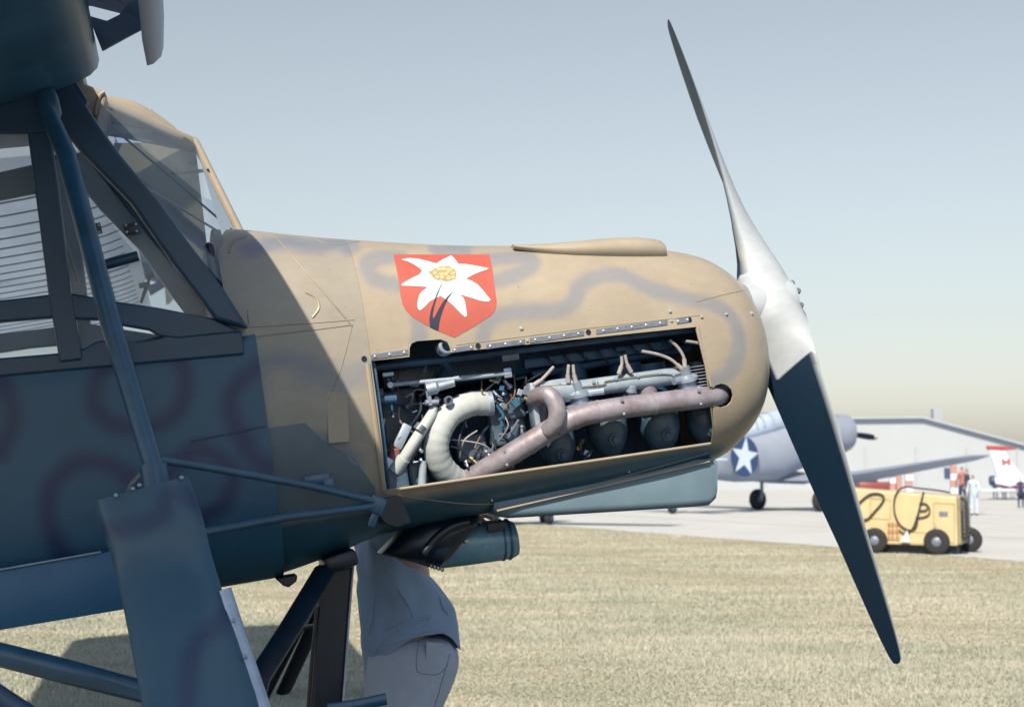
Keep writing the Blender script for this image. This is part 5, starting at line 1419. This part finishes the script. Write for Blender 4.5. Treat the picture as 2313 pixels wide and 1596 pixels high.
# ------------------------------------------------------------------ background: red and white jet at the right edge
M['jetred'] = mat('jet_red', (0.50, 0.07, 0.05), 0.4, var=0.05)
JY = 78.0
jo = at_y(2330, 1100, JY); JO = Vector((jo.x, JY, 0))
JET = thing('red_white_jet', 'small white jet with red underside and maple-leaf flag on its fin', 'aircraft', JO)
def jl(x, y, dy=0):
    p = at_y(x, y, JY); return Vector((p.x - JO.x, dy, p.z))
q = MB(); R_ = []
for x, y, r in ((2236, 1086, .10), (2245, 1087, .22), (2280, 1090, .36), (2330, 1092, .48), (2420, 1094, .55), (2520, 1098, .4), (2560, 1100, .1)):
    c = jl(x, y); R_.append([c + Vector((0, r * math.cos(t), r * math.sin(t))) for t in [k * math.pi / 10 for k in range(20)]])
q.rings(R_, True)
for i, f in enumerate(q.f):
    if sum(q.v[j][2] for j in f) / len(f) < jl(2300, 1094).z: q.m[i] = 1
q.build('fuselage', [M['warwhite'], M['jetred']], JET)
q = MB(); q.lathe([(0, .30), (.18, .26), (.2, .1)], jl(2243, 1085), (-1, 0, 0), 16); q.build('jet_pipe', M['insblue'], JET)
q = MB(); q.prism([jl(x, y, -.08) for x, y in ((2252, 1076), (2230, 1008), (2262, 1008), (2280, 1040), (2316, 1082))], (0, .16, 0)); q.build('fin', M['warwhite'], JET, smooth=False, bevel=.04)
q = MB(); q.prism([jl(x, y, -.11) for x, y in ((2229, 1015), (2227, 1006), (2268, 1007), (2300, 1014), (2262, 1017))], (0, .22, 0)); q.build('fin_cap', M['jetred'], JET, smooth=False, bevel=.02)
for x0, x1 in ((2262, 2267), (2275, 2280)):
    q = MB(); q.prism([jl(x, y, -.12) for x, y in ((x0 - 2, 1036), (x1 - 2, 1036), (x1, 1050), (x0, 1050))], (0, .02, 0)); q.build('flag_bar', M['jetred'], JET, smooth=False)
q = MB(); q.lathe([(0, .09), (.02, .08)], jl(2270, 1043, -.10), (0, -1, 0), 7); q.build('flag_leaf', M['jetred'], JET, smooth=False)
q = MB(); q.prism([jl(2170, 1103, -3.0), jl(2175, 1108, -3.0), jl(2330, 1112, .0), jl(2480, 1110, .0), jl(2480, 1106, 0), jl(2330, 1104, .0)], (0, .9, .04)); q.build('wing', M['warwhite'], JET, smooth=False, bevel=.02)
for x in (2308, 2460):
    c = jl(x, 1130); c.z = .3; wheel(c, .3, JET, (0, 1, 0), .2); q = MB(); q.tube([c, jl(x, 1100)], .07, 8); q.build('gear_leg', M['insblue'], JET)

# ------------------------------------------------------------------ background: barriers, markers and visitors
def marker(name, label, x0, x1, y0, y1, Y, m, m2=None, group=None):
    a = at_y(x0, y1, Y); b = at_y(x1, y0, Y); base = Vector(((a.x + b.x) / 2, Y, 0))
    w_ = b.x - a.x; h = b.z
    t = thing(name, label, 'marker board', base, None, group)
    q = MB(); q.box((0, 0, h / 2 + .05), (w_, .12, h - .1)); q.build('board', m, t, smooth=False, bevel=.02)
    if m2:
        for k in range(2):
            q = MB(); q.box((0, -.075, h * (.35 + .35 * k)), (w_ * .96, .02, h * .16)); q.build('stripe', m2, t, smooth=False)
    for s_ in (-.35, .35):
        q = MB(); q.box((s_ * w_, 0, .05), (.08, .6, .1)); q.build('foot', M['fascia'], t, smooth=False)
    return t
M['sigorange'] = mat('signal_orange', (0.55, 0.27, 0.19), 0.6, var=0.08)
marker('marker_board', 'faded orange marker board left of the white-topped pair', 2009, 2021, 1062, 1100, 66, M['sigorange'], M['warwhite'])
marker('marker_board', 'narrow orange marker board in the middle of three', 2024, 2035, 1064, 1100, 66, M['sigorange'])
marker('marker_board', 'tall orange marker board nearest the wing tip of the warbird', 2044, 2060, 1052, 1100, 66, M['sigorange'], M['warwhite'])
marker('marker_board', 'tall red and white marker post beside the standing visitors', 2146, 2160, 1050, 1108, 66, M['sigorange'], M['warwhite'])
tk = at_y(1975, 1090, 70)
tr_ = thing('service_truck', 'low dark red service vehicle under the far wing of the warbird', 'truck', (tk.x, 70, 0))
q = MB(); q.box((0, 0, .75), (1.9, 1.5, .5)); q.box((-.45, 0, 1.12), (.9, 1.3, .4)); q.build('body', mat('dark_red_vehicle_paint', (.30, .06, .05), .4), tr_, bevel=.08)
q = MB(); q.box((-.45, -.66, 1.14), (.6, .03, .22)); q.build('window', M['insblue'], tr_, smooth=False)
for x in (-.6, .6):
    wheel(Vector((x, -.68, .3)), .3, tr_, (0, 1, 0), .2); wheel(Vector((x, .68, .3)), .3, tr_, (0, 1, 0), .2)

def visitor(label, x, Y, shirt, trous, h=1.74, ang=0.0, bend=0.0, lean=0.0):
    p = at_y(x, 1060, Y); base = Vector((p.x, Y, 0))
    t = thing('person', label, 'person', base, Matrix.Rotation(ang, 3, 'Z').to_quaternion(), 'visitors on the apron')
    k = h / 1.75
    N = [(0, 0, .95, .13), (lean * .3, 0, 1.12, .125), (lean * .7, 0, 1.3, .15), (lean, 0, 1.43, .13), (lean * 1.1, 0, 1.52, .055), (lean * 1.2, 0, 1.60, .085), (lean * 1.2, 0, 1.70, .075),
         (.0, .09, .88, .09), (.02, .11, .48, .065), (0, .11, .08, .05), (.13, .12, .04, .045), (.0, -.09, .88, .09), (-.03, -.12, .48, .065), (-.02, -.12, .08, .05), (.11, -.13, .04, .045),
         (lean, .19, 1.40, .06), (lean + .02, .25, 1.12, .045), (lean + .12 + bend, .22, .92 + bend, .038), (lean + .16 + bend, .21, .84 + bend * 1.3, .04), (lean, -.19, 1.40, .06), (lean - .02, -.25, 1.12, .045), (lean + .08, -.24, .90, .038), (lean + .11, -.24, .82, .04)]
    N = [(a * k, b * k, c * k, r * k) for a, b, c, r in N]
    E_ = [(0, 1), (1, 2), (2, 3), (3, 4), (4, 5), (5, 6), (0, 7), (7, 8), (8, 9), (9, 10), (0, 11), (11, 12), (12, 13), (13, 14), (3, 15), (15, 16), (16, 17), (17, 18), (3, 19), (19, 20), (20, 21), (21, 22)]
    me = bpy.data.meshes.new('tmp'); me.from_pydata([n[:3] for n in N], E_, [])
    o = bpy.data.objects.new('tmp', me); COL.objects.link(o); o.modifiers.new('s', 'SKIN')
    for i, n in enumerate(N):
        me.skin_vertices[0].data[i].radius = (n[3], n[3]); me.skin_vertices[0].data[i].use_root = i == 0
    o.modifiers.new('u', 'SUBSURF').levels = 1
    bpy.context.view_layer.update()
    m2 = bpy.data.meshes.new_from_object(o.evaluated_get(bpy.context.evaluated_depsgraph_get()))
    bpy.data.objects.remove(o)
    for m_ in (M['skin'], shirt, trous, M['leather'], M['hair']): m2.materials.append(m_)
    for f in m2.polygons:
        z = f.center.z / k; y_ = abs(f.center.y) / k
        f.material_index = 3 if z < .09 else 2 if (z < .98 and y_ < .2) else 1 if (1.0 < z < 1.49) else 4 if z > 1.66 else 0
    finish('body', m2, t, split=0)
    return t
cw = mat('white_cotton', (.7, .7, .68), .85); cn = mat('navy_cotton', (.03, .045, .09), .85); ck = mat('stone_cotton', (.42, .36, .28), .85); cr_ = mat('faded_red_cotton', (.48, .17, .13), .85); cg = mat('grey_cotton', (.25, .26, .28), .85)
visitor('visitor in faded red top and navy trousers behind the cart', 2172, 58, cr_, cn, 1.76, 1.9)
visitor('visitor in navy jacket just right of the one in red', 2183, 57, cn, cg, 1.68, 2.8)
visitor('visitor all in white beside the cart corner', 2198, 50, cw, cw, 1.45, -2.2, .1, .1)
visitor('visitor in red top under the jet wing', 2246, 80, cr_, ck, 1.25, -1.6)
visitor('visitor in stone shirt and navy trousers under the jet wing', 2266, 80, ck, cn, 1.2, -1.2)
visitor('visitor in dark clothes nearest the right edge', 2303, 60, cn, cn, 1.3, -1.5)
visitor('visitor in white shirt by the jet tail', 2284, 82, cw, ck, 1.2, 1.0)
